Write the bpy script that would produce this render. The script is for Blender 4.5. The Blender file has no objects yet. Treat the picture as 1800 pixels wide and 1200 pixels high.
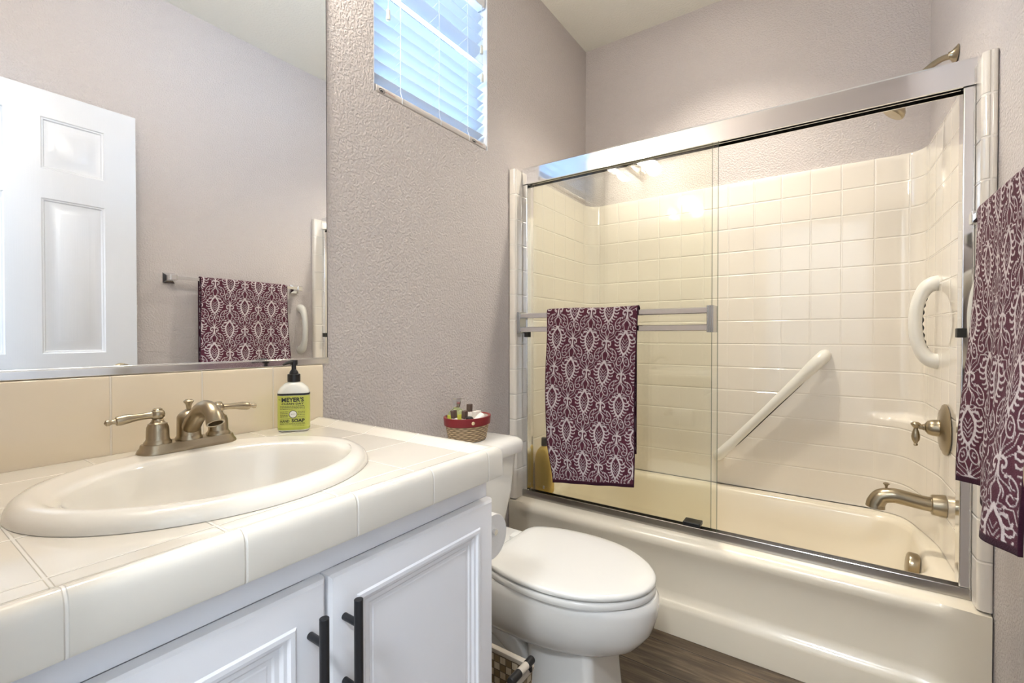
import bpy, bmesh, math, random
import numpy as np
from mathutils import Vector, Matrix
random.seed(7)
S = bpy.context.scene
C = S.collection
PI = math.pi

# ------------------------------------------------------------------ camera
cam_data = bpy.data.cameras.new('camera')
cam_data.sensor_width = 36.0
cam_data.lens = 813.0 / 1800.0 * 36.0
cam_data.clip_start = 0.005
cam = bpy.data.objects.new('camera', cam_data)
C.objects.link(cam)
cam.location = (1.193, 0.0, 1.081)
cam.rotation_euler = (PI / 2 - 0.0107, 0.0, 0.605)
S.camera = cam

# ------------------------------------------------------------------ colour, world, lights
S.view_settings.view_transform = 'Standard'
S.view_settings.look = 'None'
S.view_settings.gamma = 1.0
S.view_settings.use_curve_mapping = False
S.view_settings.exposure = 1.50

W = bpy.data.worlds.new('sky'); S.world = W; W.use_nodes = True
bg = W.node_tree.nodes['Background']
bg.inputs['Color'].default_value = (0.42, 0.66, 1.0, 1)
bg.inputs['Strength'].default_value = 1.4

def area(name, loc, rot, sx, sy, col, power):
    l = bpy.data.lights.new(name, 'AREA'); l.shape = 'RECTANGLE'
    l.size = sx; l.size_y = sy; l.color = col; l.energy = power
    o = bpy.data.objects.new(name, l); C.objects.link(o)
    o.location = loc; o.rotation_euler = rot
    return o
VANITY_STRENGTH = 35.0
DOWNLIGHT_STRENGTH = 14.0
HALL_FILL_STRENGTH = 54.0
# daylight falling on the outside of the window
area('daylight', (-0.95, 1.25, 2.02), (0, -PI / 2, 0), 0.9, 1.0, (0.42, 0.66, 1.0), 24.0)
# added fill light behind a made-up hall window, behind the camera
area('hall_fill_daylight', (-1.10, -1.05, 1.40), (0, -PI / 2, 0), 1.5, 1.3, (0.52, 0.75, 1.0), 30.0)

# ------------------------------------------------------------------ helpers
ORG = {}

def empty(name, loc, label=None, cat=None, group=None):
    o = bpy.data.objects.new(name, None); C.objects.link(o)
    o.empty_display_size = 0.05
    o.location = loc; ORG[o] = Vector(loc)
    tag(o, label, cat, group)
    return o

def tag(o, label=None, cat=None, group=None, kind=None):
    if label: o['label'] = label
    if cat: o['category'] = cat
    if group: o['group'] = group
    if kind: o['kind'] = kind
    return o

def obj(name, bm, m, parent=None, bevel=0.0, angle=38, segs=3, label=None, origin=None, normals=True):
    """link a bmesh given in world coordinates as one mesh object"""
    if normals:
        bmesh.ops.recalc_face_normals(bm, faces=bm.faces[:])
    if parent is None:
        if origin is None:
            lo = Vector((min(v.co.x for v in bm.verts), min(v.co.y for v in bm.verts), min(v.co.z for v in bm.verts)))
            hi = Vector((max(v.co.x for v in bm.verts), max(v.co.y for v in bm.verts), max(v.co.z for v in bm.verts)))
            origin = Vector(((lo.x + hi.x) / 2, (lo.y + hi.y) / 2, lo.z))
        org = Vector(origin)
    else:
        org = ORG[parent]
    bmesh.ops.translate(bm, verts=bm.verts[:], vec=-org)
    me = bpy.data.meshes.new(name)
    bm.to_mesh(me); bm.free()
    for p in me.polygons: p.use_smooth = True
    me.set_sharp_from_angle(angle=math.radians(angle))
    if m is not None: me.materials.append(m)
    o = bpy.data.objects.new(name, me); C.objects.link(o)
    if parent is not None:
        o.parent = parent; ORG[o] = ORG[parent]
    else:
        o.location = org; ORG[o] = org
    if bevel > 0:
        b = o.modifiers.new('bevel', 'BEVEL'); b.width = bevel; b.segments = segs
        b.limit_method = 'ANGLE'; b.angle_limit = math.radians(40)
        b.harden_normals = False
    if label: o['label'] = label
    return o

def struct(name, bm, m, **k):
    o = obj(name, bm, m, **k); o['kind'] = 'structure'; return o

def B(): return bmesh.new()

def box(bm, x0, x1, y0, y1, z0, z1):
    v = [bm.verts.new(p) for p in ((x0,y0,z0),(x1,y0,z0),(x1,y1,z0),(x0,y1,z0),(x0,y0,z1),(x1,y0,z1),(x1,y1,z1),(x0,y1,z1))]
    for f in ((0,3,2,1),(4,5,6,7),(0,1,5,4),(1,2,6,5),(2,3,7,6),(3,0,4,7)):
        bm.faces.new([v[i] for i in f])
    return bm

def boxes(*bs):
    bm = B()
    for b in bs: box(bm, *b)
    return bm

def loft(bm, rings, close=True, cap0=True, cap1=True):
    vr = [[bm.verts.new(p) for p in r] for r in rings]
    n = len(vr[0])
    for a, b in zip(vr[:-1], vr[1:]):
        for i in range(n if close else n - 1):
            j = (i + 1) % n
            bm.faces.new((a[i], a[j], b[j], b[i]))
    if cap0: bm.faces.new(list(reversed(vr[0])))
    if cap1: bm.faces.new(vr[-1])
    return vr

def frame_of(d):
    d = Vector(d).normalized()
    a = Vector((0, 0, 1)) if abs(d.z) < 0.9 else Vector((1, 0, 0))
    u = d.cross(a).normalized(); v = d.cross(u).normalized()
    return d, u, v

def tube(bm, pts, rad, seg=20, sq=1.0, cap=True):
    """round tube along points; rad a number or a list; sq flattens the second axis"""
    pts = [Vector(p) for p in pts]
    n = len(pts)
    if not isinstance(rad, (list, tuple)): rad = [rad] * n
    rings = []
    u = None
    for i, p in enumerate(pts):
        d = (pts[min(i + 1, n - 1)] - pts[max(i - 1, 0)]).normalized()
        if u is None:
            _, u, v = frame_of(d)
        else:
            u = (u - d * u.dot(d)).normalized(); v = d.cross(u).normalized()
        rings.append([p + u * (math.cos(2*PI*k/seg) * rad[i]) + v * (math.sin(2*PI*k/seg) * rad[i] * sq) for k in range(seg)])
    loft(bm, rings, True, cap, cap)
    return bm

def lathe(bm, prof, org, axis=(0, 0, 1), seg=32, sx=1.0, sy=1.0):
    """prof: list of (radius, height) along axis"""
    d, u, v = frame_of(axis)
    org = Vector(org)
    rings = []
    for r, h in prof:
        r = max(r, 0.00005)
        rings.append([org + d * h + u * (math.cos(2*PI*k/seg) * r * sx) + v * (math.sin(2*PI*k/seg) * r * sy) for k in range(seg)])
    loft(bm, rings)
    return bm

def smooth_path(pts, n=8):
    """Catmull-Rom through points"""
    P = [Vector(p) for p in pts]
    P = [P[0] * 2 - P[1]] + P + [P[-1] * 2 - P[-2]]
    out = []
    for i in range(1, len(P) - 2):
        for k in range(n):
            t = k / n
            a, b, c, d = P[i-1], P[i], P[i+1], P[i+2]
            out.append(0.5 * ((2*b) + (c - a)*t + (2*a - 5*b + 4*c - d)*t*t + (3*b - a - 3*c + d)*t*t*t))
    out.append(P[-2])
    return out

def lerp_list(vals, n):
    out = []
    for i in range(len(vals) - 1):
        for k in range(n):
            t = k / n; t = t*t*(3-2*t)
            out.append(vals[i] + (vals[i+1] - vals[i]) * t)
    out.append(vals[-1]); return out

def rrect(cx, cy, hx, hy, r, z, n=8):
    """rounded rectangle ring at height z"""
    pts = []
    for qx, qy, a0 in ((1, 1, 0), (-1, 1, PI/2), (-1, -1, PI), (1, -1, 1.5*PI)):
        for k in range(n + 1):
            a = a0 + (PI / 2) * k / n
            pts.append((cx + qx*(hx - r) + r*math.cos(a), cy + qy*(hy - r) + r*math.sin(a), z))
    return pts

def ellipse(cx, cy, rx, ry, z, n=96, p=2.0):
    out = []
    for k in range(n):
        a = 2*PI*k/n; c, s = math.cos(a), math.sin(a)
        out.append((cx + rx*math.copysign(abs(c)**(2/p), c), cy + ry*math.copysign(abs(s)**(2/p), s), z))
    return out

def sstep(a, b, x):
    t = min(1, max(0, (x - a) / (b - a))); return t*t*(3 - 2*t)

# ------------------------------------------------------------------ materials
def mat(name, col, rough=0.5, metal=0.0, spec=0.5, coat=0.0, bump=None, sub=0.0, emit=None):
    """principled material; bump=(scale, strength, distance[, detail])"""
    m = bpy.data.materials.new(name); m.use_nodes = True
    nt = m.node_tree; b = nt.nodes['Principled BSDF']
    b.inputs['Base Color'].default_value = (*col, 1)
    b.inputs['Roughness'].default_value = rough
    b.inputs['Metallic'].default_value = metal
    b.inputs['Specular IOR Level'].default_value = spec
    b.inputs['Coat Weight'].default_value = coat
    b.inputs['Coat Roughness'].default_value = 0.05
    if sub > 0:
        b.inputs['Subsurface Weight'].default_value = sub
        b.inputs['Subsurface Radius'].default_value = (0.01, 0.008, 0.006)
    if emit:
        b.inputs['Emission Color'].default_value = (*emit[0], 1)
        b.inputs['Emission Strength'].default_value = emit[1]
    tc = nt.nodes.new('ShaderNodeTexCoord')
    nz = nt.nodes.new('ShaderNodeTexNoise')
    sc, st, ds = (bump if bump else (40.0, 0.02, 0.0005))[:3]
    nz.inputs['Scale'].default_value = sc
    nz.inputs['Detail'].default_value = bump[3] if bump and len(bump) > 3 else 2.0
    bp = nt.nodes.new('ShaderNodeBump')
    bp.inputs['Strength'].default_value = st; bp.inputs['Distance'].default_value = ds
    nt.links.new(tc.outputs['Object'], nz.inputs['Vector'])
    nt.links.new(nz.outputs['Fac'], bp.inputs['Height'])
    nt.links.new(bp.outputs['Normal'], b.inputs['Normal'])
    return m

def nodes_of(m): return m.node_tree, m.node_tree.nodes, m.node_tree.links, m.node_tree.nodes['Principled BSDF']

def math_node(nt, op, a, b=None, c=None):
    n = nt.nodes.new('ShaderNodeMath'); n.operation = op
    for i, x in enumerate((a, b, c)):
        if x is None: continue
        if isinstance(x, (int, float)): n.inputs[i].default_value = x
        else: nt.links.new(x, n.inputs[i])
    return n.outputs[0]

def groove(nt, coord, period, offset, width):
    """0 away from a joint, 1 in the joint"""
    t = math_node(nt, 'ADD', coord, -offset)
    t = math_node(nt, 'DIVIDE', t, period)
    t = math_node(nt, 'FRACT', t)
    t = math_node(nt, 'ADD', t, -0.5)
    t = math_node(nt, 'ABSOLUTE', t)
    t = math_node(nt, 'SUBTRACT', 0.5, t)
    t = math_node(nt, 'MULTIPLY', t, period)
    mr = nt.nodes.new('ShaderNodeMapRange'); mr.interpolation_type = 'SMOOTHSTEP'
    nt.links.new(t, mr.inputs['Value'])
    mr.inputs['From Min'].default_value = width * 0.35; mr.inputs['From Max'].default_value = width
    mr.inputs['To Min'].default_value = 1.0; mr.inputs['To Max'].default_value = 0.0
    return mr.outputs['Result']

def paint(name, col, scale=150.0, strength=0.35, rough=0.42):
    m = mat(name, col, rough, spec=0.4)
    nt, N, L, b = nodes_of(m)
    tc = N.new('ShaderNodeTexCoord')
    n1 = N.new('ShaderNodeTexNoise'); n1.inputs['Scale'].default_value = scale; n1.inputs['Detail'].default_value = 3
    n1.inputs['Roughness'].default_value = 0.45
    cr = N.new('ShaderNodeMapRange'); cr.interpolation_type = 'SMOOTHSTEP'
    cr.inputs['From Min'].default_value = 0.38; cr.inputs['From Max'].default_value = 0.62
    bp = N.new('ShaderNodeBump'); bp.inputs['Strength'].default_value = strength; bp.inputs['Distance'].default_value = 0.0017
    L.new(tc.outputs['Object'], n1.inputs['Vector']); L.new(n1.outputs['Fac'], cr.inputs['Value'])
    L.new(cr.outputs['Result'], bp.inputs['Height']); L.new(bp.outputs['Normal'], b.inputs['Normal'])
    return m

M = {}
M['wall'] = paint('wall_paint', (0.615, 0.562, 0.540), 135, 0.8)
M['ceiling'] = paint('ceiling_paint', (0.88, 0.865, 0.785), 90, 0.4, 0.6)
M['hall'] = paint('hall_paint', (0.78, 0.77, 0.76), 110, 0.3, 0.6)
M['white_paint'] = mat('white_cabinet_paint', (0.86, 0.855, 0.875), 0.33, bump=(18, 0.03, 0.001))
M['reveal'] = mat('window_reveal_paint', (0.85, 0.86, 0.88), 0.5, bump=(120, 0.1, 0.001))
M['china'] = mat('white_vitreous_china', (0.79, 0.775, 0.735), 0.07, coat=0.5)
M['sink'] = mat('sink_porcelain', (0.84, 0.80, 0.72), 0.07, coat=0.5)
M['seat'] = mat('seat_plastic', (0.745, 0.735, 0.70), 0.16)
M['acryl'] = mat('tub_gelcoat', (0.85, 0.77, 0.62), 0.22, coat=0.3, bump=(6, 0.05, 0.002))
M['bar_plastic'] = mat('off_white_plastic', (0.82, 0.80, 0.74), 0.28)
M['nickel'] = mat('brushed_nickel', (0.40, 0.335, 0.235), 0.29, 1.0, bump=(260, 0.05, 0.0004))
M['chrome'] = mat('bright_chrome', (0.82, 0.82, 0.82), 0.08, 1.0)
M['alu'] = mat('polished_aluminium', (0.86, 0.86, 0.87), 0.10, 1.0, bump=(4, 0.03, 0.002))
M['alu_dark'] = mat('brushed_aluminium_track', (0.50, 0.48, 0.46), 0.22, 1.0)
M['black'] = mat('black_plastic', (0.008, 0.008, 0.009), 0.35)
M['black_metal'] = mat('matte_black_metal', (0.010, 0.010, 0.012), 0.38, spec=0.5)
M['rubber'] = mat('dark_rubber', (0.02, 0.02, 0.018), 0.6)
M['dark'] = mat('dark_edge_and_shade', (0.03, 0.03, 0.03), 0.8)  # dark thin edges, and the painted shade under the slanted grab bar
M['paper'] = mat('tissue_paper', (0.86, 0.86, 0.86), 0.9, bump=(200, 0.2, 0.001))
M['shampoo'] = mat('yellow_bottle_plastic', (0.76, 0.53, 0.13), 0.3, sub=0.1)
M['soap_clear'] = mat('frosted_clear_plastic', (0.80, 0.80, 0.74), 0.22, sub=0.2)
M['label_green'] = mat('lime_green_label', (0.58, 0.62, 0.12), 0.4)
M['soap_liquid'] = mat('lime_liquid_soap', (0.50, 0.56, 0.10), 0.2)
M['ink'] = mat('black_ink', (0.012, 0.014, 0.02), 0.5)
M['white_ink'] = mat('white_ink', (0.85, 0.85, 0.80), 0.5)
M['red_ink'] = mat('red_brown_ink', (0.45, 0.10, 0.05), 0.5)
M['rail_pvc'] = mat('taupe_rail_plastic', (0.62, 0.57, 0.53), 0.35)
M['maroon'] = mat('maroon_leather_band', (0.22, 0.018, 0.022), 0.35, bump=(90, 0.1, 0.001))
M['liner'] = mat('basket_fabric_liner', (0.70, 0.63, 0.56), 0.9, bump=(140, 0.3, 0.001))
M['brown_cap'] = mat('smoky_brown_cap', (0.14, 0.095, 0.075), 0.12)
M['cream_tube'] = mat('cream_plastic_tube', (0.84, 0.78, 0.72), 0.35)
M['tassel'] = mat('tassel_plastic', (0.72, 0.70, 0.60), 0.4)
M['cord'] = mat('white_cord', (0.80, 0.84, 0.88), 0.7)
M['gold'] = mat('brass_stud', (0.75, 0.62, 0.38), 0.3, 0.6)
M['beige_wrap'] = mat('beige_handle_wrap', (0.52, 0.46, 0.38), 0.5)
M['socket'] = mat('lamp_metal', (0.55, 0.50, 0.42), 0.25, 1.0)

def emission(name, col, s):
    m = bpy.data.materials.new(name); m.use_nodes = True
    nt = m.node_tree; nt.nodes.clear()
    e = nt.nodes.new('ShaderNodeEmission'); o = nt.nodes.new('ShaderNodeOutputMaterial')
    e.inputs['Color'].default_value = (*col, 1); e.inputs['Strength'].default_value = s
    nt.links.new(e.outputs[0], o.inputs['Surface']); return m
M['bulb'] = emission('warm_bulb', (1.0, 0.945, 0.855), VANITY_STRENGTH)
M['downlight'] = emission('downlight_lens', (1.0, 0.90, 0.74), DOWNLIGHT_STRENGTH)
M['hall_fill_glow'] = emission('hall_fill_glass', (0.86, 0.92, 1.0), HALL_FILL_STRENGTH)

def glass_mat(name, col, rough=0.0, ior=1.5):
    """thin pane: clear transmission tinted by the glass plus a fresnel mirror"""
    m = bpy.data.materials.new(name); m.use_nodes = True
    nt = m.node_tree; nt.nodes.clear()
    t = nt.nodes.new('ShaderNodeBsdfTransparent'); t.inputs['Color'].default_value = (*col, 1)
    g = nt.nodes.new('ShaderNodeBsdfGlossy'); g.inputs['Roughness'].default_value = rough
    f = nt.nodes.new('ShaderNodeFresnel'); f.inputs['IOR'].default_value = ior
    mx = nt.nodes.new('ShaderNodeMixShader'); o = nt.nodes.new('ShaderNodeOutputMaterial')
    nt.links.new(f.outputs[0], mx.inputs[0]); nt.links.new(t.outputs[0], mx.inputs[1]); nt.links.new(g.outputs[0], mx.inputs[2])
    nt.links.new(mx.outputs[0], o.inputs['Surface']); return m
M['shower_glass'] = glass_mat('greenish_shower_glass', (0.996, 1.0, 0.976), 0.0, 1.52)
M['window_glass'] = glass_mat('window_glass', (0.97, 0.98, 0.98))
M['glass_edge'] = mat('green_glass_edge', (0.10, 0.16, 0.10), 0.15)
M['perfume_glass'] = mat('perfume_glass', (0.86, 0.93, 0.80), 0.04)
M['perfume_glass'].node_tree.nodes['Principled BSDF'].inputs['Transmission Weight'].default_value = 0.8
M['perfume_juice'] = mat('yellow_green_perfume', (0.72, 0.74, 0.12), 0.1)
M['coral'] = mat('coral_label', (0.78, 0.30, 0.20), 0.4)

# mirror
M['mirror'] = mat('silvered_glass', (0.93, 0.94, 0.94), 0.0, 1.0, bump=(1, 0.0, 0.0))

# translucent blind slats
def slat_mat():
    m = bpy.data.materials.new('white_blind_slat'); m.use_nodes = True
    nt = m.node_tree; nt.nodes.clear()
    d = nt.nodes.new('ShaderNodeBsdfDiffuse'); d.inputs['Color'].default_value = (0.86, 0.89, 0.92, 1)
    t = nt.nodes.new('ShaderNodeBsdfTranslucent'); t.inputs['Color'].default_value = (0.75, 0.84, 0.95, 1)
    mx = nt.nodes.new('ShaderNodeMixShader'); mx.inputs[0].default_value = 0.24
    o = nt.nodes.new('ShaderNodeOutputMaterial')
    nt.links.new(d.outputs[0], mx.inputs[1]); nt.links.new(t.outputs[0], mx.inputs[2]); nt.links.new(mx.outputs[0], o.inputs['Surface'])
    return m
M['slat'] = slat_mat()

# tiled gelcoat of the tub surround, joints from the UV map (u along the wall, v = height)
def surround_mat():
    m = mat('tile_pattern_gelcoat', (0.85, 0.79, 0.70), 0.05, coat=0.6)
    nt, N, L, b = nodes_of(m)
    uv = N.new('ShaderNodeUVMap'); sp = N.new('ShaderNodeSeparateXYZ'); L.new(uv.outputs['UV'], sp.inputs[0])
    gv = groove(nt, sp.outputs[0], 0.1127, 0.0, 0.0042)
    gh = groove(nt, sp.outputs[1], 0.1115, 0.1525, 0.0042)
    # upright joints fade out towards the tub
    fade = N.new('ShaderNodeMapRange'); L.new(sp.outputs[1], fade.inputs['Value'])
    fade.inputs['From Min'].default_value = 0.95; fade.inputs['From Max'].default_value = 1.55
    fade.inputs['To Min'].default_value = 0.12; fade.inputs['To Max'].default_value = 1.0
    gv = math_node(nt, 'MULTIPLY', gv, fade.outputs['Result'])
    g = math_node(nt, 'MAXIMUM', gv, gh)
    # no joints on the smooth foot of the wall
    ft = N.new('ShaderNodeMapRange'); L.new(sp.outputs[1], ft.inputs['Value'])
    ft.inputs['From Min'].default_value = 0.44; ft.inputs['From Max'].default_value = 0.47
    g = math_node(nt, 'MULTIPLY', g, ft.outputs['Result'])
    inv = math_node(nt, 'SUBTRACT', 1.0, g)
    nz = N.new('ShaderNodeTexNoise'); nz.inputs['Scale'].default_value = 9; nz.inputs['Detail'].default_value = 1
    tc = N.new('ShaderNodeTexCoord'); L.new(tc.outputs['Object'], nz.inputs['Vector'])
    b.inputs['Coat Roughness'].default_value = 0.02
    h = math_node(nt, 'MULTIPLY_ADD', nz.outputs['Fac'], 0.05, inv)
    bp = N.new('ShaderNodeBump'); bp.inputs['Strength'].default_value = 0.8; bp.inputs['Distance'].default_value = 0.0022
    L.new(h, bp.inputs['Height']); L.new(bp.outputs['Normal'], b.inputs['Normal'])
    if 'Normal' in b.inputs: pass
    L.new(bp.outputs['Normal'], b.inputs['Coat Normal'])
    mx = N.new('ShaderNodeMixRGB'); L.new(g, mx.inputs['Fac'])
    mx.inputs['Color1'].default_value = (0.85, 0.79, 0.70, 1); mx.inputs['Color2'].default_value = (0.89, 0.84, 0.76, 1)
    L.new(mx.outputs[0], b.inputs['Base Color'])
    return m
M['surround'] = surround_mat()

# glazed tiles with joints from object-space coordinates
def tile_mat(name, col, grout, axes, rough=0.10):
    """axes: list of (axis, period, offset, half width)"""
    m = mat(name, col, rough, coat=0.5)
    nt, N, L, b = nodes_of(m)
    uv = N.new('ShaderNodeNewGeometry'); sp = N.new('ShaderNodeSeparateXYZ'); L.new(uv.outputs['Position'], sp.inputs[0])
    g = None
    for ax, per, off, w in axes:
        k = groove(nt, sp.outputs[ax], per, off, w)
        g = k if g is None else math_node(nt, 'MAXIMUM', g, k)
    mx = N.new('ShaderNodeMixRGB'); L.new(g, mx.inputs['Fac'])
    mx.inputs['Color1'].default_value = (*col, 1); mx.inputs['Color2'].default_value = (*grout, 1)
    L.new(mx.outputs[0], b.inputs['Base Color'])
    rr = N.new('ShaderNodeMapRange'); L.new(g, rr.inputs['Value'])
    rr.inputs['To Min'].default_value = rough; rr.inputs['To Max'].default_value = 0.35
    L.new(rr.outputs['Result'], b.inputs['Roughness'])
    nz = N.new('ShaderNodeTexNoise'); nz.inputs['Scale'].default_value = 14; nz.inputs['Detail'].default_value = 1
    tc = N.new('ShaderNodeTexCoord'); L.new(tc.outputs['Object'], nz.inputs['Vector'])
    inv = math_node(nt, 'SUBTRACT', 1.0, g)
    h = math_node(nt, 'MULTIPLY_ADD', nz.outputs['Fac'], 0.3, inv)
    bp = N.new('ShaderNodeBump'); bp.inputs['Strength'].default_value = 0.7; bp.inputs['Distance'].default_value = 0.0015
    L.new(h, bp.inputs['Height']); L.new(bp.outputs['Normal'], b.inputs['Normal']); L.new(bp.outputs['Normal'], b.inputs['Coat Normal'])
    return m
CREAM = (0.775, 0.725, 0.635); GROUT = (0.85, 0.81, 0.74)
M['splash'] = tile_mat('backsplash_tile', (0.84, 0.725, 0.55), (0.84, 0.76, 0.64), [(1, 0.1628, 0.139, 0.0024)])
M['edge_tile'] = tile_mat('counter_edge_tile', CREAM, GROUT, [(1, 0.1525, 0.110, 0.0022)])
M['end_tile'] = tile_mat('counter_end_tile', CREAM, GROUT, [(0, 0.1525, 0.105, 0.0022)])
M['top_tile'] = tile_mat('counter_field_tile', CREAM, GROUT, [(1, 0.1525, 0.110, 0.0026), (0, 0.1525, 0.105, 0.0026)])

# vinyl plank floor, planks along x
def floor_mat():
    m = mat('wood_plank_vinyl', (0.12, 0.09, 0.07), 0.38)
    nt, N, L, b = nodes_of(m)
    tc = N.new('ShaderNodeTexCoord'); geo = N.new('ShaderNodeNewGeometry')
    sp = N.new('ShaderNodeSeparateXYZ'); L.new(geo.outputs['Position'], sp.inputs[0])
    gy = groove(nt, sp.outputs[1], 0.152, 0.123, 0.0022)
    row = math_node(nt, 'FLOOR', math_node(nt, 'DIVIDE', math_node(nt, 'ADD', sp.outputs[1], -0.123), 0.152))
    cb = N.new('ShaderNodeCombineXYZ')
    L.new(math_node(nt, 'MULTIPLY_ADD', row, 3.17, math_node(nt, 'MULTIPLY', sp.outputs[0], 3.0)), cb.inputs[0])
    L.new(math_node(nt, 'MULTIPLY', sp.outputs[1], 34.0), cb.inputs[1]); L.new(row, cb.inputs[2])
    nz = N.new('ShaderNodeTexNoise'); nz.inputs['Scale'].default_value = 1.1; nz.inputs['Detail'].default_value = 9
    nz.inputs['Roughness'].default_value = 0.65; nz.inputs['Distortion'].default_value = 0.6
    L.new(cb.outputs[0], nz.inputs['Vector'])
    cr = N.new('ShaderNodeValToRGB'); L.new(nz.outputs['Fac'], cr.inputs['Fac'])
    e = cr.color_ramp.elements
    e[0].position = 0.30; e[0].color = (0.050, 0.032, 0.018, 1)
    e[1].position = 0.72; e[1].color = (0.30, 0.225, 0.145, 1)
    k = cr.color_ramp.elements.new(0.5); k.color = (0.130, 0.090, 0.055, 1)
    mx = N.new('ShaderNodeMixRGB'); L.new(gy, mx.inputs['Fac'])
    L.new(cr.outputs['Color'], mx.inputs['Color1']); mx.inputs['Color2'].default_value = (0.02, 0.014, 0.01, 1)
    L.new(mx.outputs[0], b.inputs['Base Color'])
    h = math_node(nt, 'SUBTRACT', math_node(nt, 'MULTIPLY', nz.outputs['Fac'], 0.4), gy)
    bp = N.new('ShaderNodeBump'); bp.inputs['Strength'].default_value = 0.5; bp.inputs['Distance'].default_value = 0.0012
    L.new(h, bp.inputs['Height']); L.new(bp.outputs['Normal'], b.inputs['Normal'])
    return m
M['floor'] = floor_mat()

# woven checker of the bin: squares of dark and pale strips
def weave_mat():
    m = mat('woven_strip_checker', (0.4, 0.3, 0.2), 0.55)
    nt, N, L, b = nodes_of(m)
    geo = N.new('ShaderNodeNewGeometry'); sp = N.new('ShaderNodeSeparateXYZ'); L.new(geo.outputs['Position'], sp.inputs[0])
    hxy = math_node(nt, 'ADD', sp.outputs[0], sp.outputs[1])
    cb = N.new('ShaderNodeCombineXYZ'); L.new(hxy, cb.inputs[0]); L.new(sp.outputs[2], cb.inputs[1])
    ck = N.new('ShaderNodeTexChecker'); ck.inputs['Scale'].default_value = 1 / 0.018
    L.new(cb.outputs[0], ck.inputs['Vector'])
    st = math_node(nt, 'SINE', math_node(nt, 'MULTIPLY', hxy, 2*PI/0.0032))
    st = math_node(nt, 'MULTIPLY_ADD', st, 0.5, 0.5)
    pale = N.new('ShaderNodeMixRGB'); L.new(st, pale.inputs['Fac'])
    pale.inputs['Color1'].default_value = (0.30, 0.235, 0.150, 1); pale.inputs['Color2'].default_value = (0.56, 0.47, 0.34, 1)
    mx = N.new('ShaderNodeMixRGB'); L.new(ck.outputs['Fac'], mx.inputs['Fac'])
    mx.inputs['Color1'].default_value = (0.17, 0.115, 0.055, 1); L.new(pale.outputs[0], mx.inputs['Color2'])
    g1 = groove(nt, hxy, 0.018, 0.0, 0.0012); g2 = groove(nt, sp.outputs[2], 0.018, 0.0, 0.0012)
    g = math_node(nt, 'MAXIMUM', g1, g2)
    m2 = N.new('ShaderNodeMixRGB'); L.new(g, m2.inputs['Fac']); L.new(mx.outputs[0], m2.inputs['Color1'])
    m2.inputs['Color2'].default_value = (0.05, 0.035, 0.02, 1)
    L.new(m2.outputs[0], b.inputs['Base Color'])
    h = math_node(nt, 'SUBTRACT', math_node(nt, 'MULTIPLY', st, 0.3), g)
    bp = N.new('ShaderNodeBump'); bp.inputs['Strength'].default_value = 0.7; bp.inputs['Distance'].default_value = 0.001
    L.new(h, bp.inputs['Height']); L.new(bp.outputs['Normal'], b.inputs['Normal'])
    return m
M['weave'] = weave_mat()

def wicker_mat():
    m = mat('fine_wicker', (0.42, 0.30, 0.17), 0.55)
    nt, N, L, b = nodes_of(m)
    uv = N.new('ShaderNodeUVMap'); sp = N.new('ShaderNodeSeparateXYZ'); L.new(uv.outputs['UV'], sp.inputs[0])
    # horizontal strands passing over and under upright stakes
    row = math_node(nt, 'FLOOR', math_node(nt, 'MULTIPLY', sp.outputs[1], 13.0))
    fr = math_node(nt, 'FRACT', math_node(nt, 'MULTIPLY', sp.outputs[1], 13.0))
    strand = math_node(nt, 'SINE', math_node(nt, 'MULTIPLY', fr, PI))
    ph = math_node(nt, 'MULTIPLY_ADD', row, PI, math_node(nt, 'MULTIPLY', sp.outputs[0], 2*PI*17))
    over = math_node(nt, 'MULTIPLY_ADD', math_node(nt, 'SINE', ph), 0.5, 0.5)
    h = math_node(nt, 'MULTIPLY', strand, math_node(nt, 'MULTIPLY_ADD', over, 0.6, 0.4))
    cr = N.new('ShaderNodeValToRGB'); L.new(h, cr.inputs['Fac'])
    e = cr.color_ramp.elements
    e[0].position = 0.05; e[0].color = (0.12, 0.075, 0.035, 1); e[1].position = 0.8; e[1].color = (0.60, 0.44, 0.26, 1)
    L.new(cr.outputs['Color'], b.inputs['Base Color'])
    bp = N.new('ShaderNodeBump'); bp.inputs['Strength'].default_value = 0.9; bp.inputs['Distance'].default_value = 0.002
    L.new(h, bp.inputs['Height']); L.new(bp.outputs['Normal'], b.inputs['Normal'])
    return m
M['wicker'] = wicker_mat()

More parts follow.
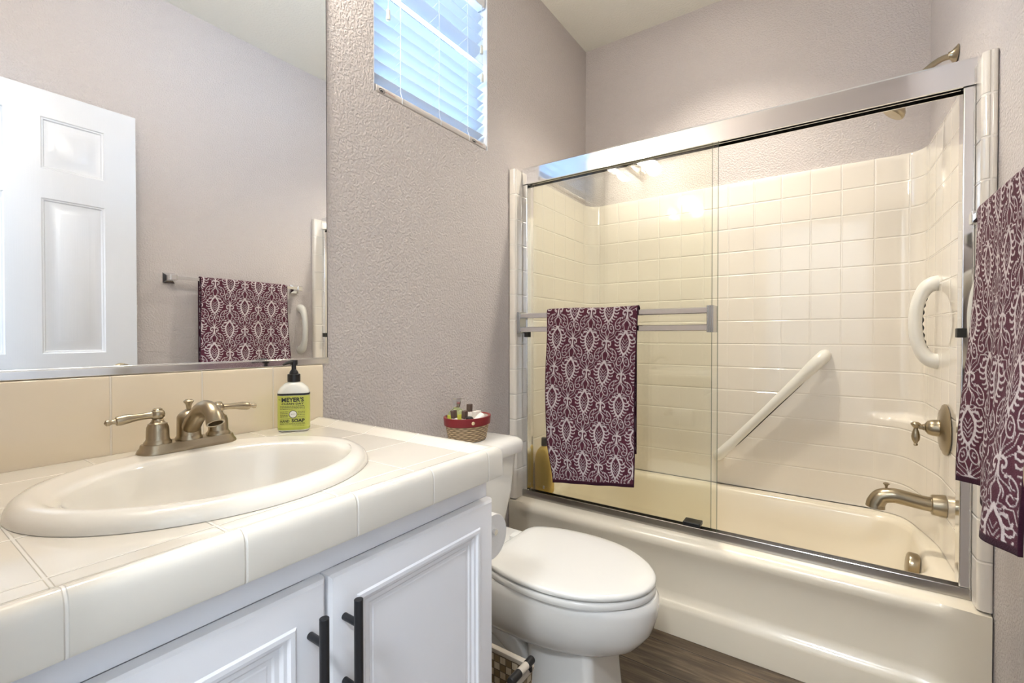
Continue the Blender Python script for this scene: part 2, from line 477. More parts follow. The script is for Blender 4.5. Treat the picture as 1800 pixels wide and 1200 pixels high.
# terry towel: woven damask pattern lives in the mesh (attribute 'pattern'), pile is procedural
def towel_mat():
    m = mat('damask_terry', (0.1, 0.03, 0.06), 0.95, spec=0.1)
    nt, N, L, b = nodes_of(m)
    at = N.new('ShaderNodeAttribute'); at.attribute_name = 'pattern'
    uv = N.new('ShaderNodeUVMap')
    nz = N.new('ShaderNodeTexNoise'); nz.inputs['Scale'].default_value = 420; nz.inputs['Detail'].default_value = 3
    L.new(uv.outputs['UV'], nz.inputs['Vector'])
    n2 = N.new('ShaderNodeTexNoise'); n2.inputs['Scale'].default_value = 60; n2.inputs['Detail'].default_value = 3
    L.new(uv.outputs['UV'], n2.inputs['Vector'])
    sp = N.new('ShaderNodeSeparateColor'); L.new(at.outputs['Color'], sp.inputs[0])
    v = math_node(nt, 'ADD', sp.outputs[0], math_node(nt, 'MULTIPLY_ADD', nz.outputs['Fac'], 0.75, -0.375))
    mr = N.new('ShaderNodeMapRange'); mr.interpolation_type = 'SMOOTHSTEP'
    L.new(v, mr.inputs['Value']); mr.inputs['From Min'].default_value = 0.25; mr.inputs['From Max'].default_value = 0.85
    dk = N.new('ShaderNodeMixRGB'); L.new(n2.outputs['Fac'], dk.inputs['Fac'])
    dk.inputs['Color1'].default_value = (0.062, 0.014, 0.026, 1); dk.inputs['Color2'].default_value = (0.135, 0.040, 0.062, 1)
    lt = N.new('ShaderNodeMixRGB'); L.new(n2.outputs['Fac'], lt.inputs['Fac'])
    lt.inputs['Color1'].default_value = (0.46, 0.38, 0.40, 1); lt.inputs['Color2'].default_value = (0.80, 0.73, 0.73, 1)
    mx = N.new('ShaderNodeMixRGB'); L.new(mr.outputs['Result'], mx.inputs['Fac'])
    L.new(dk.outputs[0], mx.inputs['Color1']); L.new(lt.outputs[0], mx.inputs['Color2'])
    hem = N.new('ShaderNodeMixRGB'); L.new(sp.outputs[1], hem.inputs['Fac'])
    L.new(mx.outputs[0], hem.inputs['Color1']); hem.inputs['Color2'].default_value = (0.040, 0.010, 0.022, 1)
    L.new(hem.outputs[0], b.inputs['Base Color'])
    h = math_node(nt, 'MULTIPLY_ADD', mr.outputs['Result'], 0.8, nz.outputs['Fac'])
    bp = N.new('ShaderNodeBump'); bp.inputs['Strength'].default_value = 0.6; bp.inputs['Distance'].default_value = 0.0025
    L.new(h, bp.inputs['Height']); L.new(bp.outputs['Normal'], b.inputs['Normal'])
    b.inputs['Sheen Weight'].default_value = 0.06
    b.inputs['Sheen Roughness'].default_value = 0.5
    return m
M['towel'] = towel_mat()

# ================================================================== SETTING
H = 2.742; YB = 2.484; XR = 1.545; XRB = 1.512; YT = 1.69
WY0, WY1, WZ0, WZ1 = 0.957, 1.545, 1.858, 2.50
# left wall with the window opening, thickness to -x
lw = boxes((-0.16, 0, -0.09, WY0, 0, H), (-0.16, 0, WY1, YB + 0.12, 0, H), (-0.16, 0, WY0, WY1, 0, WZ0), (-0.16, 0, WY0, WY1, WZ1, H))
bmesh.ops.remove_doubles(lw, verts=lw.verts[:], dist=1e-5)
struct('wall_left', lw, M['wall'], angle=10)
struct('wall_back', boxes((0, XR + 0.12, YB, YB + 0.12, 0, H)), M['wall'], angle=10)
rw = B()
pl = [(XR, -0.09), (XR, YT), (XRB, YB), (XR + 0.12, YB), (XR + 0.12, -0.09)]
loft(rw, [[(x, y, 0) for x, y in pl], [(x, y, H) for x, y in pl]])
struct('wall_right', rw, M['wall'], angle=1)
DX0, DX1, DZ = 0.690, 1.456, 2.085
fw = boxes((0, DX0, -0.09, 0.03, 0, H), (DX1, XR, -0.09, 0.03, 0, H), (DX0, DX1, -0.09, 0.03, DZ, H))
bmesh.ops.remove_doubles(fw, verts=fw.verts[:], dist=1e-5)
struct('wall_front', fw, M['wall'], angle=10)
struct('floor', boxes((-0.9, 2.5, -1.95, YB + 0.1, -0.05, 0)), M['floor'], angle=10)
struct('ceiling', boxes((-0.9, 2.5, -1.95, YB + 0.1, H, H + 0.06)), M['ceiling'], angle=10)
# hall beyond the doorway, behind the camera
hw = boxes((-0.95, 2.5, -2.0, -1.9, 0, H), (-0.95, -0.85, -1.9, -1.70, 0, H), (-0.95, -0.85, -0.40, -0.09, 0, H), (-0.95, -0.85, -1.70, -0.40, 0, 0.65), (-0.95, -0.85, -1.70, -0.40, 2.15, H), (2.45, 2.55, -1.9, -0.09, 0, H),
           (-0.85, -0.16, -0.14, -0.09, 0, H), (XR + 0.12, 2.45, -0.14, -0.09, 0, H))
struct('wall_hall', hw, M['hall'], angle=10)
# made-up hall window, the opening for the added fill light
w2 = B()
for a in (-1.70, -1.07, -0.44): box(w2, -0.93, -0.89, a, a + 0.04, 0.65, 2.15)
box(w2, -0.93, -0.89, -1.66, -0.44, 0.65, 0.69); box(w2, -0.93, -0.89, -1.66, -0.44, 2.11, 2.15)
w2o = struct('window_added', w2, M['reveal'], bevel=0.002)
obj('pane', boxes((-0.912, -0.908, -1.66, -0.44, 0.69, 2.11)), M['window_glass'], w2o)
# door casing
cs = boxes((DX0 - 0.055, DX0, 0.03, 0.045, 0, DZ + 0.055), (DX0, DX1, 0.03, 0.045, DZ, DZ + 0.055), (DX1, DX1 + 0.055, 0.03, 0.045, 0, DZ + 0.055))
struct('trim_door', cs, M['white_paint'], bevel=0.004)
struct('baseboard_right', boxes((XR - 0.014, XR, 0.05, 1.684, 0, 0.085)), M['white_paint'], bevel=0.004)
struct('baseboard_left', boxes((0, 0.014, 0.80, 1.684, 0, 0.085)), M['white_paint'], bevel=0.004)

# window in the left wall
wn = B()
e = 0.045
xo, xi = -0.155, -0.105
box(wn, xo, xi, WY0, WY0 + e, WZ0, WZ1); box(wn, xo, xi, WY1 - e, WY1, WZ0, WZ1)
box(wn, xo, xi, WY0 + e, WY1 - e, WZ0, WZ0 + e); box(wn, xo, xi, WY0 + e, WY1 - e, WZ1 - e, WZ1)
win = struct('window_1', wn, M['reveal'], bevel=0.003)
pane = obj('pane', boxes((-0.135, -0.131, WY0 + e, WY1 - e, WZ0 + e, WZ1 - e)), M['window_glass'], win)
rv = B(); t = 0.004
box(rv, -0.104, -0.0005, WY0, WY0 + t, WZ0, WZ1); box(rv, -0.104, -0.0005, WY1 - t, WY1, WZ0, WZ1)
box(rv, -0.104, -0.0005, WY0 + t, WY1 - t, WZ1 - t, WZ1)
obj('reveal', rv, M['reveal'], win)

ev = boxes((-1.30, -0.165, 0.55, 1.95, 2.62, 2.66), (-1.34, -1.30, 0.55, 1.95, 2.50, 2.68))
struct('trim_1', ev, mat('grey_eave_paint', (0.20, 0.21, 0.24), 0.8))
# ---------------------------------------------------------------- six panel door, open flat against the right wall
FX = 1.430                               # face towards the room
DY0, DY1 = 0.014 + 0.034, 0.764
DZT = 2.072
def panel_face(bm, y0, y1, z0, z1, holes, x, depth, sgn):
    """flat face at x with moulded raised panels sunk into it"""
    ys = sorted({y0, y1, *[h[0] for h in holes], *[h[1] for h in holes]})
    zs = sorted({z0, z1, *[h[2] for h in holes], *[h[3] for h in holes]})
    for a, b in zip(ys[:-1], ys[1:]):
        for c, d in zip(zs[:-1], zs[1:]):
            cy, cz = (a + b) / 2, (c + d) / 2
            if any(h[0] < cy < h[1] and h[2] < cz < h[3] for h in holes): continue
            bm.faces.new([bm.verts.new(p) for p in ((x, a, c), (x, b, c), (x, b, d), (x, a, d))])
    prof = [(0.0, 0.0), (0.004, 0.35), (0.008, 0.45), (0.012, 0.9), (0.020, 1.0), (0.030, 1.0), (0.052, 0.30), (0.056, 0.22)]
    for h in holes:
        rings = []
        for ins, dp in prof:
            X = x + sgn * depth * dp
            rings.append([(X, h[0] + ins, h[2] + ins), (X, h[1] - ins, h[2] + ins), (X, h[1] - ins, h[3] - ins), (X, h[0] + ins, h[3] - ins)])
        loft(bm, rings, True, False, True)
dm = B()
cols = [(0.152, 0.354), (0.456, 0.654)]
rows = [(0.20, 0.84), (1.012, 1.640), (1.757, 1.965)]
holes = [(a, b, c, d) for a, b in cols for c, d in rows]
panel_face(dm, DY0, DY1, 0.012, DZT, holes, FX, 0.010, 1)
box(dm, FX + 0.012, FX + 0.035, DY0, DY1, 0.012, DZT)
bmesh.ops.remove_doubles(dm, verts=dm.verts[:], dist=1e-5)
# rim between the moulded face and the slab
for (a, b) in (((DY0, 0.012), (DY1, 0.012)), ((DY1, 0.012), (DY1, DZT)), ((DY1, DZT), (DY0, DZT)), ((DY0, DZT), (DY0, 0.012))):
    dm.faces.new([dm.verts.new(p) for p in ((FX, *a), (FX, *b), (FX + 0.012, *b), (FX + 0.012, *a))])
bmesh.ops.remove_doubles(dm, verts=dm.verts[:], dist=1e-5)
M['door'] = mat('white_wood_grain_door', (0.72, 0.735, 0.77), 0.28, bump=(30, 0.03, 0.001))
nt, N, L, b_ = nodes_of(M['door'])
mp = N.new('ShaderNodeMapping'); mp.inputs['Scale'].default_value = (1, 240, 6); tcn = N.new('ShaderNodeTexCoord')
nzd = N.new('ShaderNodeTexNoise'); nzd.inputs['Scale'].default_value = 1.0; nzd.inputs['Detail'].default_value = 4
bpd = N.new('ShaderNodeBump'); bpd.inputs['Strength'].default_value = 0.25; bpd.inputs['Distance'].default_value = 0.0008
L.new(tcn.outputs['Object'], mp.inputs[0]); L.new(mp.outputs[0], nzd.inputs['Vector']); L.new(nzd.outputs['Fac'], bpd.inputs['Height'])
L.new(bpd.outputs['Normal'], b_.inputs['Normal'])
door = struct('door_1', dm, M['door'], angle=25)
kb = B()
lathe(kb, [(0.030, 0), (0.031, 0.004), (0.026, 0.009), (0.012, 0.012), (0.010, 0.030), (0.020, 0.036), (0.0285, 0.046), (0.029, 0.056), (0.022, 0.066), (0.0, 0.069)], (FX, 0.703, 0.932), (-1, 0, 0))
obj('door_knob', kb, M['nickel'], door, label='brushed nickel door knob')
hg = B()
for z in (0.25, 1.05, 1.88): tube(hg, [(FX - 0.004, DY0 - 0.006, z - 0.045), (FX - 0.004, DY0 - 0.006, z + 0.045)], 0.006, 12)
obj('hinge', hg, M['nickel'], door)

# ---------------------------------------------------------------- window blind
bl = empty('window_blind', (-0.03, (WY0 + WY1) / 2, WZ0 + 0.012), 'white horizontal slat blind hanging in the high window', 'window blind')
ya, yb = WY0 + 0.012, WY1 - 0.012
def slat(zc, tilt, xc=-0.036, w=0.050):
    bm = B(); ca, sa = math.cos(tilt), math.sin(tilt)
    top, bot = [], []
    for k in range(7):
        s = (k / 6 - 0.5) * w; cr = 0.0022 * (1 - (2 * s / w) ** 2)
        for lst, th in ((top, 0.0012), (bot, -0.0012)):
            x = xc + s * ca - (cr + th) * sa; z = zc + s * sa + (cr + th) * ca
            lst.append((x, z))
    prof = top + bot[::-1]
    loft(bm, [[(x, ya, z) for x, z in prof], [(x, yb, z) for x, z in prof]])
    return bm
pitch = 0.0445
zs = 1.914
k = 0
while zs < 2.44:
    tl = math.radians(24 + random.uniform(-1.5, 1.5))
    if k == 7: tl = math.radians(-24)
    if k == 6: tl = math.radians(18)
    obj('slat', slat(zs, tl), M['slat'], bl)
    zs += pitch; k += 1
hr = boxes((-0.066, -0.004, ya, yb, 2.445, 2.490)); obj('head_rail', hr, M['reveal'], bl, bevel=0.003)
rb = B()
prof = [(-0.054, 1.864), (-0.050, 1.8595), (-0.006, 1.8595), (-0.0005, 1.863), (0.001, 1.876), (-0.003, 1.884), (-0.008, 1.887), (-0.050, 1.887), (-0.054, 1.882)]
loft(rb, [[(x, ya, z) for x, z in prof], [(x, yb, z) for x, z in prof]])
rail = obj('bottom_rail', rb, M['rail_pvc'], bl, bevel=0.001, label='taupe bottom rail')
for yy in (1.076, 1.263, 1.426):
    cd = B()
    tube(cd, [(-0.008, yy, 2.45), (-0.0075, yy + 0.001, 2.15), (-0.007, yy - 0.001, 1.90), (0.0018, yy, 1.876), (0.0005, yy, 1.861)], 0.0011, 6)
    tube(cd, [(-0.066, yy - 0.004, 2.45), (-0.066, yy - 0.004, 1.886)], 0.0008, 6)
    z = 1.90
    while z < 2.44:
        tube(cd, [(-0.008, yy - 0.004, z + 0.012), (-0.066, yy - 0.004, z - 0.006)], 0.0007, 5); z += pitch
    obj('ladder_cord', cd, M['cord'], bl)
for yy, zt in ((1.020, 2.128), (1.508, 2.262), (1.512, 2.148)):
    tb = B()
    tube(tb, [(-0.004, yy, 2.455), (-0.003, yy, zt + 0.02)], 0.0009, 6)
    pc = obj('pull_cord', tb, M['cord'], bl)
    tt = B(); lathe(tt, [(0.0028, 0.0), (0.0062, -0.005), (0.0060, -0.020), (0.0072, -0.026), (0.0068, -0.036), (0.004, -0.037)], (-0.003, yy, zt + 0.02), (0, 0, 1), 16)
    obj('cord_tassel', tt, M['tassel'], pc, label='cream tassel')

# writing as mesh ------------------------------------------------------------
def text_bm(txt, height, width=None, align='CENTER', bold=0.0):
    """flat mesh of a text, x right, y up, centred, given cap height and optional total width"""
    cu = bpy.data.curves.new('txt', 'FONT'); cu.body = txt; cu.size = 1.0; cu.resolution_u = 3
    cu.offset = bold
    ob = bpy.data.objects.new('txt', cu); C.objects.link(ob)
    dg = bpy.context.evaluated_depsgraph_get(); dg.update()
    me = bpy.data.meshes.new_from_object(ob.evaluated_get(dg))
    bm = B(); bm.from_mesh(me)
    bpy.data.objects.remove(ob); bpy.data.curves.remove(cu); bpy.data.meshes.remove(me)
    xs = [v.co.x for v in bm.verts]; ys = [v.co.y for v in bm.verts]
    sy = height / 0.70; w = max(xs) - min(xs)
    sx = (width / w) if width else sy
    x0 = (max(xs) + min(xs)) / 2
    for v in bm.verts: v.co = Vector(((v.co.x - x0) * sx, v.co.y * sy - height / 2, 0))
    return bm
def place_flat(bm, fn):
    for v in bm.verts: v.co = Vector(fn(v.co.x, v.co.y))
    return bm
def wtxt(y, yw):
    st = boxes((-0.0052, -0.0046, y - 0.022, y + 0.022, 1.868, 1.878))
for yc in (1.025, 1.490):
    ring = B()
    for k in range(24):
        a0, a1 = 2*PI*k/24, 2*PI*(k+1)/24
        def P(a, r): return (0.0012, yc - 0.034 + r*math.cos(a), 1.8695 + 0.5*r*math.sin(a))
        ring.faces.new([ring.verts.new(p) for p in (P(a0, .010), P(a1, .010), P(a1, .0125), P(a0, .0125))])
    box(ring, 0.0010, 0.0013, yc - 0.041, yc - 0.029, 1.8665, 1.8705)
    obj('warning_symbol', ring, M['ink'], rail, normals=False, label='printed warning symbol')
    tx = place_flat(text_bm('WARNING', 0.0042, 0.040), lambda x, y: (0.0013, yc + x, 1.8715 + y))
    obj('warning_print', tx, M['red_ink'], rail, normals=False, label='printed word WARNING')

# ---------------------------------------------------------------- mirror
MY0, MY1, MZ0, MZ1 = 0.045, 0.787, 1.020, 2.20
mr = B(); box(mr, 0.001, 0.006, MY0, MY1, MZ0, MZ1)
mirror = obj('wall_mirror', mr, M['mirror'], None, label=None)
tag(mirror, 'large frameless wall mirror above the sink with silver bottom channel', 'mirror')
ch = boxes((0.0005, 0.011, MY0 - 0.002, MY1 + 0.002, MZ0 - 0.016, MZ0 - 0.0005), (0.0065, 0.011, MY0 - 0.002, MY1 + 0.002, MZ0 - 0.001, MZ0 + 0.002))
obj('bottom_channel', ch, M['alu'], mirror, bevel=0.001, label='silver bottom channel')
obj('edge_strip', boxes((0.0008, 0.0062, MY1 + 0.0001, MY1 + 0.0016, MZ0, MZ1)), M['dark'], mirror)

# vanity lamp above the mirror: bar with three globes
vl = empty('vanity_light', (0.0, 0.40, 2.30), 'brushed metal vanity light bar with three glowing globe bulbs above mirror', 'wall lamp')
vb = B(); box(vb, 0.001, 0.030, 0.10, 0.70, 2.262, 2.352); obj('back_plate', vb, M['socket'], vl, bevel=0.008)
for yy in (0.20, 0.40, 0.60):
    sk = B(); lathe(sk, [(0.030, 0.0), (0.030, 0.018), (0.020, 0.024), (0.018, 0.045)], (0.030, yy, 2.305), (1, 0, 0), 24)
    so = obj('socket', sk, M['socket'], vl)
    gb = B(); lathe(gb, [(0.048 * math.sin(PI * k / 16), -0.048 * math.cos(PI * k / 16)) for k in range(17)], (0.115, yy, 2.305), (1, 0, 0), 32)
    obj('globe_bulb', gb, M['bulb'], so, label='glowing globe bulb')

# recessed ceiling light above the tub
dl = empty('recessed_ceiling_light', (0.76, 1.95, H), 'round recessed ceiling light above the bathtub', 'ceiling light')
tr = B(); lathe(tr, [(0.062, -0.0005), (0.085, -0.0005), (0.084, -0.006), (0.064, -0.008), (0.062, -0.004)], (0.76, 1.95, H), (0, 0, 1), 40)
obj('trim_ring', tr, M['white_paint'], dl)
ln = B(); lathe(ln, [(0.0, -0.0065), (0.061, -0.0065), (0.061, -0.0030), (0.0, -0.0030)], (0.76, 1.95, H), (0, 0, 1), 40)
obj('lens', ln, M['downlight'], dl)
sl_ = bpy.data.lights.new('downlight_beam', 'SPOT'); sl_.energy = 44.0; sl_.color = (1.0, 0.93, 0.80)
sl_.spot_size = math.radians(112); sl_.spot_blend = 0.9; sl_.shadow_soft_size = 0.055
slo = bpy.data.objects.new('downlight_beam', sl_); C.objects.link(slo); slo.location = (0.76, 1.95, H - 0.012)
# unseen hall lamp, added to brighten the room through the doorway
hl = empty('hall_fill_lamp', (1.2, -0.95, H), 'added flush glass fill lamp in the unseen hall outside the doorway', 'ceiling lamp')
hp = B(); lathe(hp, [(0.0, 0.0), (0.19, 0.0), (0.19, -0.02), (0.0, -0.02)], (1.2, -0.95, H - 0.0005), (0, 0, 1), 40); obj('lamp_pan', hp, M['socket'], hl)
hg_ = B(); lathe(hg_, [(0.18, -0.021), (0.175, -0.05), (0.13, -0.085), (0.06, -0.10), (0.0, -0.102)], (1.2, -0.95, H - 0.0005), (0, 0, 1), 40); obj('lamp_bowl', hg_, M['hall_fill_glow'], hl)

# ================================================================== VANITY
CT = 0.845                               # counter top
van = empty('vanity_cabinet', (0.30, 0.40, 0), 'white two door bathroom vanity cabinet under the tiled counter', 'cabinet')
VY0, VY1 = 0.050, 0.7635
obj('carcass', boxes((0.002, 0.580, VY0, VY0 + 0.016, 0.10, CT - 0.062), (0.002, 0.580, VY1 - 0.016, VY1, 0.10, CT - 0.062), (0.002, 0.012, VY0 + 0.016, VY1 - 0.016, 0.10, CT - 0.20), (0.012, 0.580, VY0 + 0.016, VY1 - 0.016, 0.10, 0.118), (0.002, 0.50, VY0 + 0.01, VY1 - 0.01, 0.0, 0.0995)), M['white_paint'], van, bevel=0.002)
ff = boxes((0.5805, 0.600, VY0, VY1, 0.7475, CT - 0.062), (0.5805, 0.600, VY0, VY0 + 0.04, 0.10, 0.7475), (0.5805, 0.600, VY1 - 0.04, VY1, 0.10, 0.7475), (0.5805, 0.600, VY0 + 0.04, VY1 - 0.04, 0.10, 0.14), (0.5805, 0.600, 0.358, 0.402, 0.14, 0.7475))
obj('face_frame', ff, M['white_paint'], van, bevel=0.001)
def cab_door(y0, y1, z0, z1, hand):
    bm = B(); x0, x1 = 0.6005, 0.621
    # slab with a soft outer edge
    def ring(ins, x): return [(x, y0 + ins, z0 + ins), (x, y1 - ins, z0 + ins), (x, y1 - ins, z1 - ins), (x, y0 + ins, z1 - ins)]
    st = 0.045
    rr = [(0.0, x0), (0.0, x0 + 0.011), (0.0015, x0 + 0.0155), (0.006, x0 + 0.019), (0.012, x1), (st, x1), (st + 0.003, x1 + 0.0022), (st + 0.009, x1 + 0.0022),
          (st + 0.012, x1 - 0.002), (st + 0.016, x1 - 0.003), (st + 0.020, x1 - 0.0065), (st + 0.026, x1 - 0.0065), (st + 0.029, x1 - 0.0085), (st + 0.034, x1 - 0.0085), (st + 0.036, x1 - 0.0075)]
    loft(bm, [ring(i, x) for i, x in rr])
    d = obj('cabinet_door', bm, M['white_paint'], van, angle=20)
    hb = B(); hy = (y1 - 0.026) if hand > 0 else (y0 + 0.024)
    xb = 0.653
    tube(hb, [(xb, hy, 0.7155), (xb, hy, 0.5530)], 0.0062, 20)
    for zz in (0.6807, 0.5880): tube(hb, [(x1 - 0.0003, hy, zz), (xb, hy, zz)], 0.0050, 16)
    obj('bar_handle', hb, M['black_metal'], d, bevel=0.0006, label='matte black bar handle')
cab_door(0.056, 0.3782, 0.125, 0.7475, 1)
cab_door(0.3812, 0.7615, 0.125, 0.7475, -1)

# counter: field slab and edge pieces
cnt = empty('vanity_countertop', (0.32, 0.40, CT), 'cream tiled vanity countertop with rounded edge tiles around the sink', 'countertop')
SC = (0.343, 0.362); SRX, SRY = 0.214, 0.252
cb = B()
n = 96
oy0, oy1, ox0, ox1 = 0.031, 0.7205, 0.0145, 0.5905
inner = ellipse(SC[0], SC[1], SRX - 0.018, SRY - 0.018, CT, n)
outer = []
for x, y, z in inner:
    dx, dy = x - SC[0], y - SC[1]
    tt = min(((ox1 if dx > 0 else ox0) - SC[0]) / dx if abs(dx) > 1e-9 else 1e9, ((oy1 if dy > 0 else oy0) - SC[1]) / dy if abs(dy) > 1e-9 else 1e9)
    outer.append((SC[0] + dx * tt, SC[1] + dy * tt, CT))
# snap the closest ring points onto the slab corners
for cx_, cy_ in ((ox0, oy0), (ox0, oy1), (ox1, oy0), (ox1, oy1)):
    i = min(range(n), key=lambda q: (outer[q][0] - cx_)**2 + (outer[q][1] - cy_)**2); outer[i] = (cx_, cy_, CT)
low = lambda r: [(x, y, CT - 0.055) for x, y, z in r]
loft(cb, [low(inner), inner, outer, low(outer)], True, False, False)
obj('field_tiles', cb, M['top_tile'], cnt, angle=30)
# front edge: V-cap section swept along y
def cap_profile():
    # (horizontal out, vertical) from the joint with the field, raised lip then rounded nose
    return [(0.0, 0.0), (0.004, 0.0015), (0.014, 0.0045), (0.028, 0.0100), (0.036, 0.0118), (0.041, 0.0100), (0.0455, 0.0055), (0.048, -0.001), (0.0485, -0.008), (0.0485, -0.046), (0.0475, -0.049), (0.040, -0.050), (0.0, -0.050)]
fe = B(); pr = cap_profile(); yend = 0.7205
loft(fe, [[(0.591 + a, 0.031, CT + h) for a, h in pr], [(0.591 + a, yend + a * 0.93, CT + h) for a, h in pr]], True, True, True)
obj('front_edge_tile', fe, M['edge_tile'], cnt, angle=40)
ee = B()
loft(ee, [[(0.0145, 0.721 + a, CT + h) for a, h in pr], [(0.591 + a, 0.721 + a * 0.93, CT + h) for a, h in pr]], True, True, True)
obj('end_edge_tile', ee, M['end_tile'], cnt, angle=40)
bs = B()
ZS = MZ0 - 0.0170
prb = [(0.0005, CT - 0.05), (0.0130, CT - 0.05), (0.0130, ZS - 0.008), (0.0115, ZS - 0.002), (0.008, ZS), (0.0005, ZS)]
loft(bs, [[(x, 0.031, z) for x, z in prb], [(x, 0.7695, z) for x, z in prb]])
obj('backsplash', bs, M['splash'], cnt, bevel=0.0015, label='tan glazed tile backsplash')

# ---------------------------------------------------------------- sink
sk = empty('bathroom_sink', (SC[0], SC[1], CT), 'oval cream white drop-in porcelain sink set in the tiled counter', 'sink')
sb = B()
zr = CT + 0.0225
BC = (0.374, 0.362); BX, BY = 0.160, 0.207
R = []
for gx, gy, z in ((0.0, 0.0, CT + 0.0006), (0.001, 0.001, CT + 0.007), (0.005, 0.005, CT + 0.014), (0.012, 0.012, CT + 0.020), (0.022, 0.022, zr), (0.030, 0.030, zr - 0.0005)):
    R.append(ellipse(SC[0], SC[1], SRX - gx, SRY - gy, z, n))
# deck between the outer rim and the bowl lip
for t_ in (0.45, 0.8):
    a = ellipse(SC[0], SC[1], SRX - 0.030, SRY - 0.030, 0, n); b = ellipse(BC[0], BC[1], BX + 0.004, BY + 0.004, 0, n)
    R.append([(p[0]*(1-t_) + q[0]*t_, p[1]*(1-t_) + q[1]*t_, zr - 0.001 - 0.002*t_) for p, q in zip(a, b)])
for sx_, sy_, z in ((0.004, 0.004, zr - 0.003), (-0.001, -0.001, zr - 0.0045), (-0.006, -0.006, zr - 0.010), (-0.011, -0.012, zr - 0.022), (-0.018, -0.020, zr - 0.050), (-0.030, -0.034, zr - 0.085), (-0.052, -0.060, zr - 0.115), (-0.085, -0.105, zr - 0.134), (-0.115, -0.150, zr - 0.140), (-0.135, -0.182, zr - 0.142)):
    R.append(ellipse(BC[0], BC[1], BX + sx_, BY + sy_, z, n))
loft(sb, R, True, False, True)
obj('basin', sb, M['sink'], sk, angle=60, normals=True)
db = B(); lathe(db, [(0.0, 0.0), (0.022, 0.0), (0.022, 0.003), (0.016, 0.004), (0.0, 0.004)], (BC[0], BC[1], zr - 0.1415), (0, 0, 1), 28)
obj('drain', db, M['nickel'], sk, label='brushed nickel drain')

# ---------------------------------------------------------------- faucet
FXC, FYC, FZ = 0.162, 0.383, zr - 0.0015
fa = empty('sink_faucet', (FXC, FYC, FZ), 'brushed nickel two handle centerset faucet on the back of the sink', 'faucet')
def stadium(hx, hy, z, n_=10):
    return rrect(FXC, FYC, hx, hy, min(hx, hy) * 0.98, z, n_)
bp_ = B()
loft(bp_, [stadium(0.0275, 0.0840, FZ), stadium(0.0275, 0.0840, FZ + 0.003), stadium(0.0262, 0.0825, FZ + 0.006), stadium(0.0235, 0.079, FZ + 0.011), stadium(0.0225, 0.078, FZ + 0.015), stadium(0.0215, 0.077, FZ + 0.0165)])
obj('base_plate', bp_, M['nickel'], fa, angle=50)
zb = FZ + 0.0160
def valve(y, sgn):
    v = B()
    lathe(v, [(0.0215, 0.0), (0.0215, 0.004), (0.0190, 0.007), (0.0180, 0.010), (0.0176, 0.024), (0.0170, 0.031), (0.0150, 0.036), (0.0150, 0.0375), (0.0128, 0.0385), (0.0095, 0.0425), (0.0085, 0.046)], (FXC, y, zb), (0, 0, 1), 36)
    vo = obj('valve_body', v, M['nickel'], fa, angle=50)
    hd = B()
    lathe(hd, [(0.0, -0.0105), (0.0075, -0.0085), (0.0112, -0.004), (0.0118, 0.0), (0.0112, 0.004), (0.0092, 0.0075), (0.0074, 0.0085), (0.0074, 0.0105), (0.0055, 0.0118), (0.0, 0.0122)], (FXC, y, zb + 0.0540), (0, 0, 1), 28)
    pts = [(FXC, y + sgn * d, zb + 0.0540 + h) for d, h in ((0.004, 0), (0.012, 0.0), (0.022, -0.0005), (0.034, -0.001), (0.046, -0.002), (0.056, -0.0035), (0.0605, -0.004), (0.0615, -0.004), (0.066, -0.0045), (0.0675, -0.0046), (0.071, -0.005), (0.0745, -0.0053), (0.077, -0.0056))]
    tube(hd, pts, [0.0078, 0.0062, 0.0060, 0.0068, 0.0086, 0.0088, 0.0078, 0.0050, 0.0036, 0.0040, 0.0056, 0.0052, 0.0012], 24)
    obj('lever_handle', hd, M['nickel'], vo, angle=50)
valve(FYC - 0.0515, -1)
valve(FYC + 0.0515, 1)
ctr = B()
lathe(ctr, [(0.0245, 0.0), (0.0245, 0.003), (0.0222, 0.006), (0.0215, 0.010), (0.0212, 0.040), (0.0208, 0.044), (0.0185, 0.048), (0.0150, 0.0515), (0.0105, 0.0545), (0.0062, 0.0575)], (FXC - 0.002, FYC, zb), (0, 0, 1), 40, 0.92, 1.0)
body = obj('spout_body', ctr, M['nickel'], fa, angle=50)
fi = B(); lathe(fi, [(0.0036, 0.0), (0.0042, 0.003), (0.0052, 0.010), (0.0085, 0.0145), (0.0088, 0.0165), (0.0050, 0.0195), (0.0, 0.0205)], (FXC - 0.002, FYC, zb + 0.0570), (0, 0, 1), 24)
obj('lift_knob', fi, M['nickel'], body, angle=40)
sp = B()
pth = smooth_path([(FXC + 0.006, FYC, zb + 0.024), (FXC + 0.030, FYC, zb + 0.044), (FXC + 0.056, FYC, zb + 0.062), (FXC + 0.082, FYC, zb + 0.067), (FXC + 0.102, FYC, zb + 0.058), (FXC + 0.112, FYC, zb + 0.043)], 8)
rd = lerp_list([0.0165, 0.0155, 0.0142, 0.0135, 0.0135, 0.0150], 8)
# hollow mouth: turn the wall of the tube inwards at the end
pth2 = pth + [pth[-1] + Vector((0.0009, 0, -0.0015)), pth[-1] + Vector((0.0009, 0, -0.0015)), pth[-1] + Vector((-0.004, 0, 0.007))]
rd2 = rd + [0.0150, 0.0118, 0.0112]
rings = []; u = None
for i, p in enumerate(pth2):
    j = min(i, len(pth) - 1)
    d = (pth[min(j + 1, len(pth) - 1)] - pth[max(j - 1, 0)]).normalized()
    u = Vector((0, 1, 0)); v = d.cross(u).normalized()
    rings.append([p + u * math.cos(2*PI*k/28) * rd2[i] + v * math.sin(2*PI*k/28) * rd2[i] for k in range(28)])
loft(sp, rings)
obj('spout', sp, M['nickel'], fa, angle=50)

